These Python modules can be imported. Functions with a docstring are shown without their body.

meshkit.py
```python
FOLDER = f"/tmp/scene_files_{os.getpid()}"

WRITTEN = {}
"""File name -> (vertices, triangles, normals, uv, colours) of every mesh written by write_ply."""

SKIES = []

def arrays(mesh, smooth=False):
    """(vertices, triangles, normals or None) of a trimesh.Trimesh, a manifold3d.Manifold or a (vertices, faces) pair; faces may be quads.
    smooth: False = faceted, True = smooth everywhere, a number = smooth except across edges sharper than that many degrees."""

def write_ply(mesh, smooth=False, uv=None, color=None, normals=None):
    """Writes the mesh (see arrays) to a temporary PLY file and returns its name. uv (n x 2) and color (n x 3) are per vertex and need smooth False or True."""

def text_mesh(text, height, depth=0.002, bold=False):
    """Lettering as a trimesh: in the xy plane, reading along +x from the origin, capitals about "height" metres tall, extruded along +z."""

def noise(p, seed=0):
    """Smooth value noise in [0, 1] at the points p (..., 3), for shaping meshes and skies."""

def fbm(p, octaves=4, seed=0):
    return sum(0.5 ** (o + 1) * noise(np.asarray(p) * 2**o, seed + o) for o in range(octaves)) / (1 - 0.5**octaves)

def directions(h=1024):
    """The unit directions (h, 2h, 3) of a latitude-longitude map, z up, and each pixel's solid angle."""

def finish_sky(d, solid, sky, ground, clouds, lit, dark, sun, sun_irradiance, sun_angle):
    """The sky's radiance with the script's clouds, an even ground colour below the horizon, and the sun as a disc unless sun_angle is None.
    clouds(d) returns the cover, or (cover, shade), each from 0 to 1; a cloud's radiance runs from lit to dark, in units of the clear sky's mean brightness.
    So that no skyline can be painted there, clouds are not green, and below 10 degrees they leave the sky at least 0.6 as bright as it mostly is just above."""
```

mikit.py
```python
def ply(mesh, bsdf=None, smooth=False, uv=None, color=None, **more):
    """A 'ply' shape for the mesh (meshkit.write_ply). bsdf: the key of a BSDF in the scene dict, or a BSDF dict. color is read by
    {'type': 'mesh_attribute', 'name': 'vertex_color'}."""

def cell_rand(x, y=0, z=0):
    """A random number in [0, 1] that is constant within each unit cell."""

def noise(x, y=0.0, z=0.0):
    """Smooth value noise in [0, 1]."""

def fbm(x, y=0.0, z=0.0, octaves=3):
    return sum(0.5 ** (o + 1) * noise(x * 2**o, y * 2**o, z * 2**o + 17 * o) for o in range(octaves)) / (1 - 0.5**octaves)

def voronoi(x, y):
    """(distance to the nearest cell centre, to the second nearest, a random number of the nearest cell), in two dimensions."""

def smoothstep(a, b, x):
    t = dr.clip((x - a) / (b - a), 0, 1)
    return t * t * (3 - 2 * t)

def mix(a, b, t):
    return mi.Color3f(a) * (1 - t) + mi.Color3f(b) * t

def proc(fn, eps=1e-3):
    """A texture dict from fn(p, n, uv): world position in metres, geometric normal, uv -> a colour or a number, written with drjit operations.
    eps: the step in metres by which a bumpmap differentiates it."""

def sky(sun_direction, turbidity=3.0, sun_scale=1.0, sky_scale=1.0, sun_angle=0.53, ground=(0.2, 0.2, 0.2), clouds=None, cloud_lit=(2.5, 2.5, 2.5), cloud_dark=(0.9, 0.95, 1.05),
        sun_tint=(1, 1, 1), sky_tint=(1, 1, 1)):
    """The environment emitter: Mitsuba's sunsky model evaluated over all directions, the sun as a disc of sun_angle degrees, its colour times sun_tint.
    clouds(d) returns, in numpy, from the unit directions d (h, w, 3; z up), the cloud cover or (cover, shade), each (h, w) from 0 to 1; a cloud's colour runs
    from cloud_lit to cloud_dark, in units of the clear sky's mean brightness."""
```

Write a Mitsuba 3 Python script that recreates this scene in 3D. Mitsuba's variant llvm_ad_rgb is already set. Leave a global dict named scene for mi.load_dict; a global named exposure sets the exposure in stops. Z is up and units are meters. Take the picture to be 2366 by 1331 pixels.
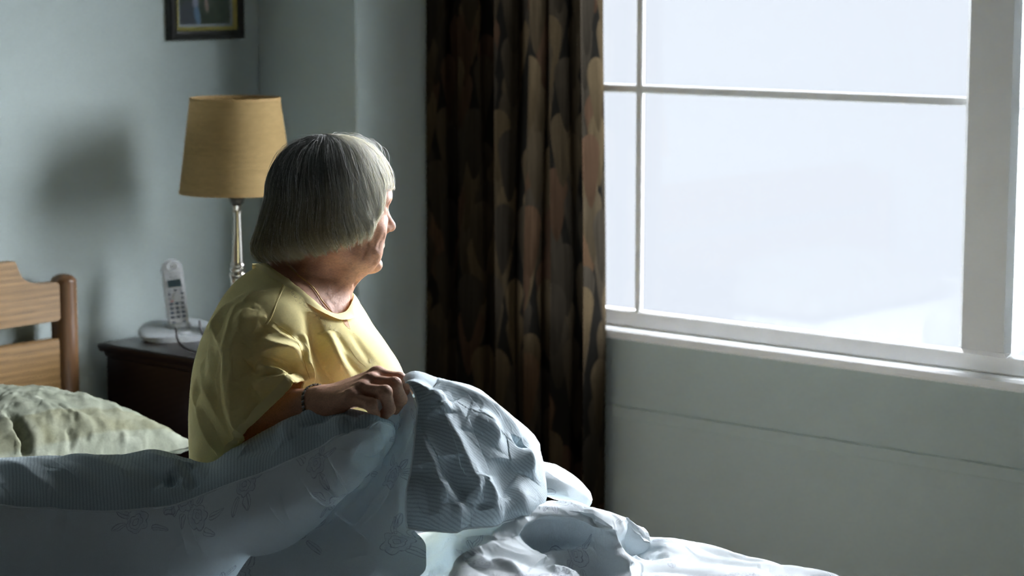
import math, random
import numpy as np
import trimesh
from trimesh.creation import box as tbox
import manifold3d as m3
import shapely.geometry as sg
from shapely import affinity
from scipy.interpolate import CubicSpline, PchipInterpolator, RectBivariateSpline
from scipy.spatial import cKDTree
from scipy.ndimage import gaussian_filter, map_coordinates
import drjit as dr
import mitsuba as mi
import mikit, meshkit
from mikit import proc, noise, fbm, voronoi, smoothstep, mix, cell_rand

scene, labels = {}, {}
rng = np.random.default_rng(7)
random.seed(7)
T = mi.ScalarTransform4f

# ------------------------------------------------------------------ camera
ZC, F_PX, PITCH = 1.42, 5000.0, math.radians(8.0)
AZ = math.radians(40.5)                       # the head wall runs along X, the window wall along Y
RIGHT = np.array([math.cos(math.radians(49.5)), -math.sin(math.radians(49.5)), 0.0])
FWD_H = np.array([math.sin(math.radians(49.5)), math.cos(math.radians(49.5)), 0.0])
FWD = FWD_H * math.cos(PITCH) - np.array([0, 0, math.sin(PITCH)])
UP = FWD_H * math.sin(PITCH) + np.array([0, 0, math.cos(PITCH)])
EYE = np.array([0, 0, ZC])
scene['camera'] = {
    'type': 'thinlens', 'fov': 2 * math.degrees(math.atan(1183 / F_PX)), 'fov_axis': 'x',
    'aperture_radius': 0.0085, 'focus_distance': 3.62, 'near_clip': 0.05, 'far_clip': 200.0,
    'to_world': T().look_at(origin=EYE.tolist(), target=(EYE + FWD).tolist(), up=[0, 0, 1]),
}
# ------------------------------------------------------------------ daylight: a white overcast with the sun behind it, right of the view
SUN = np.array([math.cos(math.radians(-20)) * math.cos(math.radians(27)), math.sin(math.radians(-20)) * math.cos(math.radians(27)), math.sin(math.radians(27))])
def overcast(d):
    c = np.clip(d @ SUN, -1, 1)
    ang = np.degrees(np.arccos(c))
    glow = 0.62 * np.exp(-(ang / 24.0) ** 2) + 0.38 * np.exp(-(ang / 60.0) ** 2)
    return np.ones(ang.shape), 1.0 - glow
scene['sky'] = mikit.sky([0.4, -0.3, 0.8], turbidity=6.0, sun_scale=0.0, clouds=overcast,
                         cloud_lit=(15.0, 15.6, 16.4), cloud_dark=(1.25, 1.33, 1.42), ground=(0.060, 0.062, 0.065))
exposure = 5.0

# ------------------------------------------------------------------ helpers
def ray(px, py):
    return FWD + RIGHT * ((px - 1183.0) / F_PX) + UP * ((665.5 - py) / F_PX)
def P(px, py, Z):
    "point at depth Z along the view axis"
    return EYE + ray(px, py) * Z
def onplane(px, py, axis, value):
    r = ray(px, py)
    return EYE + r * ((value - EYE[axis]) / r[axis])

used = {}
def key_for(name):
    n = used.get(name, 0); used[name] = n + 1
    return name if n == 0 else f'{name}_{n:03d}'
def add(name, mesh, bsdf, parent=None, smooth=False, uv=None, color=None, label=None, cat=None, group=None, kind=None, **more):
    k = key_for(name if parent is None else f'{parent}__{name}')
    scene[k] = mikit.ply(mesh, bsdf, smooth=smooth, uv=uv, color=color, **more)
    d = {}
    if label: d['label'] = label
    if cat: d['category'] = cat
    if group: d['group'] = group
    if kind: d['kind'] = kind
    if d: labels[k] = d
    return k
def thing(name, label, cat, group=None):
    k = key_for(name); labels[k] = {'label': label, 'category': cat}
    if group: labels[k]['group'] = group
    return k
def bx(x0, x1, y0, y1, z0, z1, r=0.0):
    lo, hi = np.minimum([x0, y0, z0], [x1, y1, z1]), np.maximum([x0, y0, z0], [x1, y1, z1])
    if r <= 0:
        m = tbox(hi - lo); m.apply_translation((lo + hi) / 2); return m
    pts = []
    for a in range(3):
        q = np.full(3, r); q[a] = 0
        for s in np.ndindex(2, 2, 2):
            pts.append([(lo[i] + q[i]) if s[i] == 0 else (hi[i] - q[i]) for i in range(3)])
    return trimesh.convex.convex_hull(np.array(pts))
def cat_(ms):
    return trimesh.util.concatenate(ms)
def tube(pts, rad, sides=8, cap=True):
    p = np.asarray(pts, float); n = len(p)
    rad = np.broadcast_to(np.asarray(rad, float), (n,))
    t = np.gradient(p, axis=0); t /= np.linalg.norm(t, axis=1, keepdims=True) + 1e-12
    ref = np.array([0, 0, 1.0]) if abs(t[0, 2]) < 0.9 else np.array([1.0, 0, 0])
    a = np.zeros_like(p); a[0] = np.cross(t[0], ref); a[0] /= np.linalg.norm(a[0])
    for i in range(1, n):
        v = a[i - 1] - t[i] * (a[i - 1] @ t[i]); a[i] = v / (np.linalg.norm(v) + 1e-12)
    b = np.cross(t, a)
    ang = np.arange(sides) * 2 * np.pi / sides
    v = p[:, None] + rad[:, None, None] * (np.cos(ang)[None, :, None] * a[:, None] + np.sin(ang)[None, :, None] * b[:, None])
    v = v.reshape(-1, 3)
    i, j = np.meshgrid(np.arange(n - 1), np.arange(sides), indexing='ij')
    q = np.stack([i * sides + j, i * sides + (j + 1) % sides, (i + 1) * sides + (j + 1) % sides, (i + 1) * sides + j], -1).reshape(-1, 4)
    f = np.vstack([q[:, [0, 1, 2]], q[:, [0, 2, 3]]])
    if cap:
        v = np.vstack([v, p[0], p[-1]]); c0, c1 = len(v) - 2, len(v) - 1
        k = np.arange(sides)
        f = np.vstack([f, np.stack([np.full(sides, c0), (k + 1) % sides, k], 1), np.stack([np.full(sides, c1), (n - 1) * sides + k, (n - 1) * sides + (k + 1) % sides], 1)])
    return trimesh.Trimesh(v, f, process=False)
def lathe(prof, seg=64, centre=(0, 0, 0)):
    p = np.asarray(prof, float); n = len(p)
    ang = np.arange(seg) * 2 * np.pi / seg
    v = np.stack([p[:, 0:1] * np.cos(ang), p[:, 0:1] * np.sin(ang), np.broadcast_to(p[:, 1:2], (n, seg))], -1).reshape(-1, 3) + np.asarray(centre)
    i, j = np.meshgrid(np.arange(n - 1), np.arange(seg), indexing='ij')
    q = np.stack([i * seg + j, i * seg + (j + 1) % seg, (i + 1) * seg + (j + 1) % seg, (i + 1) * seg + j], -1).reshape(-1, 4)
    return trimesh.Trimesh(v, np.vstack([q[:, [0, 1, 2]], q[:, [0, 2, 3]]]), process=False)
def spl(pts, n, closed=False):
    "smooth curve through points, resampled evenly"
    p = np.asarray(pts, float)
    if closed: p = np.vstack([p, p[:1]])
    s = np.r_[0, np.cumsum(np.linalg.norm(np.diff(p, axis=0), axis=1) + 1e-9)]
    cs = CubicSpline(s, p, bc_type='periodic' if closed else 'natural')
    fine = cs(np.linspace(0, s[-1], max(400, n * 4)))
    L = np.r_[0, np.cumsum(np.linalg.norm(np.diff(fine, axis=0), axis=1))]
    u = np.linspace(0, L[-1], n + 1)[:-1] if closed else np.linspace(0, L[-1], n)
    return np.stack([np.interp(u, L, fine[:, k]) for k in range(p.shape[1])], 1)
def gridfaces(nu, nv):
    i, j = np.meshgrid(np.arange(nu - 1), np.arange(nv - 1), indexing='ij')
    q = np.stack([i * nv + j, (i + 1) * nv + j, (i + 1) * nv + j + 1, i * nv + j + 1], -1).reshape(-1, 4)
    return np.vstack([q[:, [0, 1, 2]], q[:, [0, 2, 3]]])
def extr(poly, depth):
    return trimesh.creation.extrude_polygon(poly, depth, engine='earcut')

# ------------------------------------------------------------------ materials
def rgb(c): return {'type': 'rgb', 'value': list(map(float, c))}
def mat(name, col, rough=0.6, spec=0.3, metallic=0.0, **kw):
    scene[name] = {'type': 'twosided', 'b': {'type': 'principled', 'base_color': rgb(col) if not isinstance(col, dict) else col, 'roughness': float(rough), 'specular': float(spec), 'metallic': float(metallic), **kw}}
    return name
def wall_col(base):
    def fn(p, n, uv):
        v = fbm(p.x * 2.1, p.y * 2.1, p.z * 1.7) - 0.5
        g = noise(p.x * 160, p.y * 160, p.z * 160) - 0.5
        return mi.Color3f(base) * (1 + 0.05 * v + 0.03 * g)
    return proc(fn)
mat('m_wall', wall_col((0.44, 0.51, 0.505)), 0.85, 0.15)
mat('m_ceiling', (0.30, 0.30, 0.29), 0.9, 0.1)
mat('m_wall_dark', (0.05, 0.05, 0.048), 0.9, 0.1)
mat('m_white_paint', (0.84, 0.85, 0.86), 0.4, 0.4)
def carpet(p, n, uv):
    return mi.Color3f(0.33, 0.30, 0.25) * (0.8 + 0.4 * noise(p.x * 220, p.y * 220))
mat('m_carpet', proc(carpet), 0.95, 0.05)
def wood(axis, c0, c1, c2, sc=1.0):
    "grain running along the given axis"
    def fn(p, n, uv):
        q = [p.x, p.y, p.z]
        al = q.pop(axis)
        a, b = q
        w = fbm(al * 1.2 * sc, a * 6 * sc, b * 6 * sc) * 1.6
        rings = dr.sin((b * 190 * sc + a * 60 * sc + w * 6.0 + al * 2.5) * 2.0)
        pores = noise(al * 14, a * 420, b * 420)
        streak = fbm(al * 1.2, a * 45, b * 45)
        t = dr.clip(0.5 + 0.32 * rings * (0.5 + streak) + 0.5 * (streak - 0.5), 0, 1)
        col = mix(c0, c1, t)
        return mix(col, c2, dr.clip(smoothstep(0.62, 0.85, pores) * 0.55, 0, 1))
    return proc(fn)
mat('m_oak_x', wood(0, (0.175, 0.100, 0.038), (0.275, 0.165, 0.066), (0.09, 0.05, 0.02)), 0.38, 0.45)
mat('m_oak_z', wood(2, (0.115, 0.056, 0.024), (0.185, 0.095, 0.040), (0.06, 0.028, 0.012)), 0.35, 0.5)
mat('m_dark_wood', wood(0, (0.007, 0.0042, 0.004), (0.011, 0.006, 0.0055), (0.004, 0.003, 0.003)), 0.25, 0.22)
mat('m_black', (0.012, 0.012, 0.013), 0.25, 0.5)
mat('m_frame_black', (0.012, 0.013, 0.011), 0.35, 0.5)
mat('m_gold', (0.50, 0.44, 0.13), 0.35, 0.5, 0.55)
mat('m_nickel', (0.62, 0.60, 0.55), 0.16, 0.5, 1.0)
mat('m_nickel_dark', (0.10, 0.10, 0.09), 0.3, 0.5, 0.8)
# ------------------------------------------------------------------ the room
YH, XC, YC, XW, ZT = 3.92, 3.635, 3.584, 4.0, 2.45
XL, YN = -1.3, -1.0
add('floor', bx(XL, XW + .2, YN, YH, -0.1, 0), 'm_carpet', kind='structure')
add('ceiling', bx(XL, XW + .2, YN, YH + .1, ZT, ZT + .1), 'm_ceiling', kind='structure')
add('wall_head', bx(XL, XW + .2, YH, YH + .1, 0, ZT), 'm_wall', kind='structure')
add('wall_column', bx(XC, XW, YC, YH, 0, ZT, 0.004), 'm_wall', kind='structure')
add('wall_left', bx(XL - .1, XL, YN, YH, 0, ZT), 'm_wall_dark', kind='structure')
add('wall_near', bx(XL, XW + .2, YN - .1, YN, 0, ZT), 'm_wall_dark', kind='structure')
# window wall with its opening
WY0, WY1, WZ0, WZ1 = 1.86, 3.36, 0.60, 2.10
ww = m3.Manifold.cube([0.2, YC - YN, ZT]).translate([XW, YN, 0]) - m3.Manifold.cube([0.6, WY1 - WY0, WZ1 - WZ0]).translate([XW - .2, WY0, WZ0])
add('wall_window', ww, 'm_wall', kind='structure')
# the window: frame, bars, panes and sill
W = 'window_1'
labels[W] = {'kind': 'structure', 'label': 'wide window with white bars filled with blank white daylight'}
used[W] = 1
FX0, FX1 = 4.0, 4.024
zb = 0.661                                   # top of the bottom rail
fr = [bx(FX0, FX1, WY0, WY1, WZ0 + .02, zb, .004), bx(FX0, FX1, WY0, WY1, WZ1 - .06, WZ1, .004),
      bx(FX0, FX1, WY1 - .06, WY1, zb, WZ1 - .06, .004), bx(FX0, FX1, WY0, WY0 + .06, zb, WZ1 - .06, .004)]
add('frame', cat_(fr), 'm_white_paint', W)
PY0, PY1 = 2.055, 2.175                        # the wide post between the two casements
add('post', bx(FX0 - .035, FX1, PY0, PY1, zb, WZ1 - .06, .012), 'm_white_paint', W)
bar_y, bar_z = 3.034, 1.179
add('bar', bx(FX0 + .004, FX0 + .014, bar_y - .010, bar_y + .010, zb, WZ1 - .06, .003), 'm_white_paint', W)
add('bar', bx(FX0 + .004, FX0 + .014, PY1, WY1 - .06, bar_z - .010, bar_z + .010, .003), 'm_white_paint', W)
add('bar', bx(FX0 + .004, FX0 + .014, WY0 + .06, PY0, bar_z - .010, bar_z + .010, .003), 'm_white_paint', W)
scene['m_glass'] = {'type': 'thindielectric', 'int_ior': 1.5, 'ext_ior': 1.0}
for (a, b) in ((WY0 + .06, PY0), (PY1, bar_y - .010), (bar_y + .010, WY1 - .06)):
    for (c, d) in ((zb, bar_z - .010), (bar_z + .010, WZ1 - .06)):
        v = np.array([[4.009, a, c], [4.009, b, c], [4.009, b, d], [4.009, a, d]])
        add('pane', trimesh.Trimesh(v, [[0, 2, 1], [0, 3, 2]], process=False), 'm_glass', W)
add('sill', bx(XW - .035, FX1, WY0 - .04, WY1 + .04, WZ0 - .005, WZ0 + .02, .006), 'm_white_paint', W)
# a shallow painted rail along the wall below the window
add('trim_1', bx(XW - .006, XW + .01, YN, YC, 0.40, 0.43, .002), 'm_wall', kind='structure')
add('baseboard_window', bx(XW - .015, XW + .01, YN, YC, 0, 0.10, .004), 'm_white_paint', kind='structure')
add('baseboard_head', bx(XL, XC, YH - .015, YH + .01, 0, 0.10, .004), 'm_white_paint', kind='structure')

# ------------------------------------------------------------------ the curtain
def feather(p, n, uv):
    "rows of overlapping rounded feathers, each its own tone"
    col = mi.Color3f(0.0075, 0.007, 0.006)
    for k in (0, 1, 2, 3):
        W_, H_ = 0.082, 0.175
        r0 = uv.y / H_ + k * 0.27
        row = dr.floor(r0)
        x = uv.x / W_ + 0.5 * (row - 2 * dr.floor(row / 2)) + 0.31 * k + 0.35 * cell_rand(row, k, 7)
        c = dr.floor(x)
        fx, fy = x - c - 0.5 + 0.22 * (cell_rand(c, row, k + 1) - 0.5), r0 - row
        keep = cell_rand(c, row, 20 + k)
        wid = 0.40 * dr.power(dr.clip(fy * 1.35, 0, 1), 0.6)
        top = dr.select(fy > 0.72, dr.sqrt(dr.maximum(0.0, 1 - dr.square((fy - 0.72) / 0.26))), 1.0)
        inside = (1 - smoothstep(0.90, 1.03, dr.abs(fx) / dr.maximum(wid * top, 1e-3))) * dr.select((fy < 0.98) & (keep < 0.66), 1.0, 0.0)
        tone = cell_rand(c, row, 40 + k)
        leaf = mix((0.020, 0.017, 0.013), (0.050, 0.037, 0.021), tone * tone)
        leaf = mix(leaf, mi.Color3f(0.044, 0.023, 0.014), dr.select(cell_rand(c, row, 60 + k) > 0.8, 0.6, 0.0))
        fib = noise(fx * 22, fy * 3.0, tone * 50)
        rib = smoothstep(0.03, 0.0, dr.abs(fx)) * 0.25
        col = mix(col, leaf * (0.72 + 0.5 * fib) * (1 - rib) * (0.65 + 0.5 * fy), inside)
    weave = noise(uv.x * 2500, uv.y * 700) * 0.5 + noise(uv.x * 500, uv.y * 2500) * 0.5
    return col * (0.75 + 0.5 * weave)
scene['m_curtain'] = {'type': 'principledthin', 'base_color': proc(feather), 'roughness': 0.9, 'diff_trans': 0.35, 'spec_trans': 0.0, 'eta': 1.3}
def curtain():
    y0, y1 = YC - .035, 3.085
    nu, nv = 420, 90
    s = np.linspace(0, 1, nu); z = np.linspace(0.02, 2.36, nv)
    S, Z = np.meshgrid(s, z, indexing='ij')
    h = (Z - .02) / 2.34
    warp = 0.10 * np.sin(2 * np.pi * (S * 1.3 + 0.1)) * 0.5 + 0.012 * np.sin(Z * 3 + 9 * S)
    ph = 2 * np.pi * 5.0 * (S + 0.6 * warp)
    amp = 0.050 * (1.0 - 0.15 * h) * (0.75 + 0.35 * np.sin(7 * S + 1.0))
    X = 3.895 - amp * (np.sin(ph) + 0.22 * np.sin(2 * ph + 0.8)) + 0.012 * (meshkit.noise(np.stack([S * 9, Z * 1.6, 0 * S], -1)) - .5) * 2
    Y = y0 + (y1 - y0) * S + 0.022 * np.sin(2 * ph) * 0.6 - 0.03 * (1 - h) * (S - .5) + 0.010 * (meshkit.noise(np.stack([S * 6 + 4, Z * 1.3, 0 * S], -1)) - .5)
    V = np.stack([X, Y, Z], -1)
    L = np.zeros((nu, nv)); L[1:] = np.cumsum(np.linalg.norm(np.diff(V, axis=0), axis=2), axis=0)
    L = np.repeat(L[:, nv // 2:nv // 2 + 1], nv, 1)
    uv = np.stack([L, Z], -1).reshape(-1, 2)
    return trimesh.Trimesh(V.reshape(-1, 3), gridfaces(nu, nv), process=False), uv
cm, cuv = curtain()
add('curtain', cm, 'm_curtain', smooth=True, uv=cuv, label='dark brown curtain printed with feather shapes hanging in folds beside the window', cat='curtain')
# ------------------------------------------------------------------ the bed
bed = thing('bed', 'oak bed with a curved headboard and round corner post against the pale wall', 'bed')
BXR, BXL, BY = 2.973, 1.55, 3.85
def post_mesh(x, y):
    r, zt = .029, .782
    return lathe([(0.0001, 0), (r - .003, 0), (r, .004), (r, zt - .016), (r - .0025, zt - .010), (r - .007, zt - .005), (r * .45, zt - .001), (0.0001, zt)], 40, (x, y, 0))
for x in (BXR, BXL): add('post', post_mesh(x, BY), 'm_oak_z', bed, smooth=35)
def xz(px, py): q = onplane(px, py, 1, BY - .017); return q[0], q[2]
tr = [xz(*q) for q in ((38, 605), (43, 615), (50, 633), (60, 646), (75, 653.5), (95, 656), (134, 652))]
cx = (BXR + BXL) / 2
xr, zt_ = BXR - .012, tr[0][1]
side = spl(tr, 26)
side[-1] = (xr, side[-1][1])
bot0, bot1 = xz(134, 743)[1], xz(134, 743)[1]
right = [(x, z) for x, z in side]
poly = right + [(xr, bot0), (2 * cx - xr, bot0)] + [(2 * cx - x, z) for x, z in right[::-1]]
def slab(poly, y0, y1, bev=.006):
    "extruded outline with a rounded front edge"
    pg = sg.Polygon(poly).buffer(0)
    layers = []
    steps = [(0, bev), (.25 * bev, .45 * bev), (.6 * bev, .12 * bev), (bev, 0)]
    a = extr(pg, (y1 - y0) - bev); a.apply_translation([0, 0, 0])
    parts_ = [a]
    prev = (y1 - y0) - bev
    for d, ins in ((.35 * bev, .12 * bev), (.35 * bev, .42 * bev), (.3 * bev, .9 * bev)):
        g = pg.buffer(-ins)
        e = extr(g, d); e.apply_translation([0, 0, prev]); prev += d; parts_.append(e)
    m = cat_(parts_)
    m.vertices = np.stack([m.vertices[:, 0], y1 - m.vertices[:, 2], m.vertices[:, 1]], 1)
    m.invert()
    return m
add('top_rail', slab(poly, BY - .017, BY + .013), 'm_oak_x', bed, smooth=30)
zp = xz(134, 783)[1]
add('panel', bx(2 * cx - xr, xr, BY - .014, BY + .010, .40, zp, .003), 'm_oak_x', bed)
add('side_rail', bx(2.88, 2.91, 1.80, BY - .02, .20, .36, .004), 'm_oak_x', bed)
add('side_rail', bx(1.60, 1.63, 1.80, BY - .02, .20, .36, .004), 'm_oak_x', bed)
add('foot_rail', bx(1.60, 2.91, 1.77, 1.80, .20, .36, .004), 'm_oak_x', bed)
for x in (1.615, 2.895): add('leg', bx(x - .025, x + .025, 1.765, 1.815, 0, .36, .004), 'm_oak_z', bed)
mat('m_ticking', (0.62, 0.66, 0.68), 0.85, 0.1)
add('slat_base', bx(1.63, 2.88, 1.80, BY - .02, .20, .225), 'm_oak_x', bed)
add('mattress', bx(1.62, 2.89, 1.81, BY - .03, .226, .455, .035), 'm_ticking', smooth=40, label='white fitted mattress under the bedclothes on the oak bed', cat='mattress')

# ------------------------------------------------------------------ the bedside table
NX0, NX1, NY0, NY1, NZ = 3.05, 3.50, 3.40, 3.825, 0.62
ns = thing('bedside_table', 'dark wood bedside table holding the lamp and the phone', 'bedside table')
def moulded(x0, x1, y0, y1, prof):
    "stack of outlines growing by the profile (offset, z)"
    vs = []
    for o, z in prof:
        c = [(x0 - o, y0 - o), (x1 + o, y0 - o), (x1 + o, y1 + o), (x0 - o, y1 + o)]
        vs += [(a, b, z) for a, b in c]
    n = len(prof); f = []
    for i in range(n - 1):
        for j in range(4):
            a, b = i * 4 + j, i * 4 + (j + 1) % 4
            f += [[a, b, b + 4], [a, b + 4, a + 4]]
    f += [[0, 2, 1], [0, 3, 2]]; k = (n - 1) * 4
    f += [[k, k + 1, k + 2], [k, k + 2, k + 3]]
    return trimesh.Trimesh(np.array(vs, float), f, process=False)
add('table_top', moulded(NX0 + .012, NX1 - .012, NY0 + .012, NY1 - .003, [(-.004, NZ - .034), (0, NZ - .030), (.001, NZ - .022), (.008, NZ - .018), (.011, NZ - .012), (.012, NZ - .007), (.0105, NZ - .003), (.007, NZ - .0005), (.003, NZ)]), 'm_dark_wood', ns)
add('carcass', bx(NX0 + .014, NX1 - .014, NY0 + .016, NY1 - .004, .06, NZ - .032, .003), 'm_dark_wood', ns)
add('plinth', bx(NX0 + .02, NX1 - .02, NY0 + .03, NY1 - .01, 0, .06, .003), 'm_dark_wood', ns)
d_ = add('drawer', bx(NX0 + .03, NX1 - .03, NY0 + .004, NY0 + .018, .45, .57, .004), 'm_dark_wood', ns)
add('knob', lathe([(.0001, 0), (.006, 0), (.006, .008), (.012, .014), (.013, .020), (.008, .025), (.0001, .026)], 24).apply_transform(trimesh.transformations.rotation_matrix(math.pi / 2, [1, 0, 0])).apply_translation([(NX0 + NX1) / 2, NY0 + .004, .51]), 'm_nickel', d_, smooth=40)
dd = add('door', bx(NX0 + .03, NX1 - .03, NY0 + .004, NY0 + .018, .08, .44, .004), 'm_dark_wood', ns)
add('knob', lathe([(.0001, 0), (.006, 0), (.006, .008), (.012, .014), (.013, .020), (.008, .025), (.0001, .026)], 24).apply_transform(trimesh.transformations.rotation_matrix(math.pi / 2, [1, 0, 0])).apply_translation([NX1 - .06, NY0 + .004, .28]), 'm_nickel', dd, smooth=40)

# ------------------------------------------------------------------ the lamp
LX, LY = 3.296, 3.632
lamp = thing('table_lamp', 'table lamp with a tapered gold shade on a slim silver stem', 'lamp')
def silk(p, n, uv):
    th, h = uv.x, uv.y
    slub = noise(th * 60 + h * 14, h * 90 - th * 30) * 0.5 + noise(th * 9 + h * 3, h * 220) * 0.5
    cloud = fbm(th * 3.0, h * 2.0 + th, 3.0)
    weave = noise(th * 700, h * 700)
    return mix((0.25, 0.172, 0.072), (0.44, 0.318, 0.155), dr.clip(0.15 + 0.5 * slub + 0.55 * (cloud - .3), 0, 1)) * (0.88 + .24 * weave)
scene['m_shade'] = {'type': 'principledthin', 'base_color': proc(silk), 'roughness': 0.7, 'diff_trans': 0.35, 'spec_trans': 0.0, 'eta': 1.35, 'sheen': 0.3}
mat('m_shade_trim', (0.34, 0.23, 0.10), 0.7, 0.2)
R0, R1, Z0s, Z1s = .1285, .1010, .957, 1.165
seg, nh = 96, 12
th = np.linspace(0, 2 * np.pi, seg + 1); hh = np.linspace(0, 1, nh)
TH, H = np.meshgrid(th, hh, indexing='ij')
Rr = R0 + (R1 - R0) * H
V = np.stack([LX + Rr * np.cos(TH), LY + Rr * np.sin(TH), Z0s + (Z1s - Z0s) * H], -1).reshape(-1, 3)
add('shade', trimesh.Trimesh(V, gridfaces(seg + 1, nh), process=False), 'm_shade', lamp, smooth=True, uv=np.stack([TH / 6.2832, H], -1).reshape(-1, 2))
for r, z in ((R0, Z0s), (R1, Z1s)):
    add('shade_trim', lathe([(r - .0012, z - .003), (r + .0010, z - .003), (r + .0010, z + .003), (r - .0012, z + .003), (r - .0012, z - .003)], 72, (LX, LY, 0)), 'm_shade_trim', lamp)
sa = math.radians(-49.5 + 22)          # the shade's seam, towards the window
sv = []
for a in (sa - .045, sa + .045):
    for h in (0, 1):
        r = R0 + (R1 - R0) * h + .0012
        sv.append([LX + r * math.cos(a), LY + r * math.sin(a), Z0s + (Z1s - Z0s) * h])
sv = np.array(sv)
add('shade_seam', trimesh.convex.convex_hull(np.vstack([sv, sv - np.array([math.cos(sa), math.sin(sa), 0]) * .0015])), 'm_shade_trim', lamp)
def oct_knob():
    m = lathe([(.0001, .9235), (.010, .925), (.0135, .930), (.0175, .939), (.0165, .946), (.012, .951), (.011, .957), (.0001, .957)], 8, (LX, LY, 0)); return m
add('collar', oct_knob(), 'm_nickel_dark', lamp)
stem = [(.0001, .764), (.0205, .764), (.0215, .767), (.0205, .770), (.0165, .772), (.0185, .777), (.0185, .781), (.0150, .784), (.0172, .788), (.0165, .792), (.0135, .795), (.0125, .82), (.0108, .86), (.0092, .900), (.0088, .907), (.0118, .909), (.0118, .912), (.0092, .914), (.0110, .920), (.0120, .9245), (.0001, .9245)]
add('stem', lathe(stem, 48, (LX, LY, 0)), 'm_nickel', lamp, smooth=40)
foot = [(.0001, .6205), (.046, .6205), (.047, .625), (.044, .630), (.035, .640), (.024, .655), (.018, .68), (.0165, .72), (.0175, .755), (.0205, .764), (.0001, .764)]
add('foot', lathe(foot, 64, (LX, LY, 0)), 'm_nickel', lamp, smooth=40)
add('bulb_holder', lathe([(.0001, .955), (.014, .955), (.014, 1.0), (.0001, 1.0)], 24, (LX, LY, 0)), 'm_nickel_dark', lamp)

# ------------------------------------------------------------------ the phone: base and handset
mat('m_phone', (0.66, 0.69, 0.73), 0.35, 0.4)
mat('m_phone_base', (0.40, 0.43, 0.45), 0.30, 0.5)
mat('m_phone_key', (0.10, 0.14, 0.20), 0.4, 0.4)
mat('m_phone_key_pale', (0.36, 0.40, 0.46), 0.4, 0.4)
mat('m_phone_red', (0.55, 0.28, 0.28), 0.4, 0.4)
mat('m_lcd', (0.045, 0.085, 0.10), 0.25, 0.5)
mat('m_phone_ink', (0.05, 0.06, 0.09), 0.5, 0.3)
PB = np.array([3.212, 3.748, NZ])
pyaw = math.atan2(-PB[1], -PB[0]) + math.pi / 2 + math.radians(9)      # local -y looks at the room, a little to the right of the viewer
ROT = trimesh.transformations.rotation_matrix(pyaw, [0, 0, 1]); ROT[:3, 3] = PB
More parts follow.
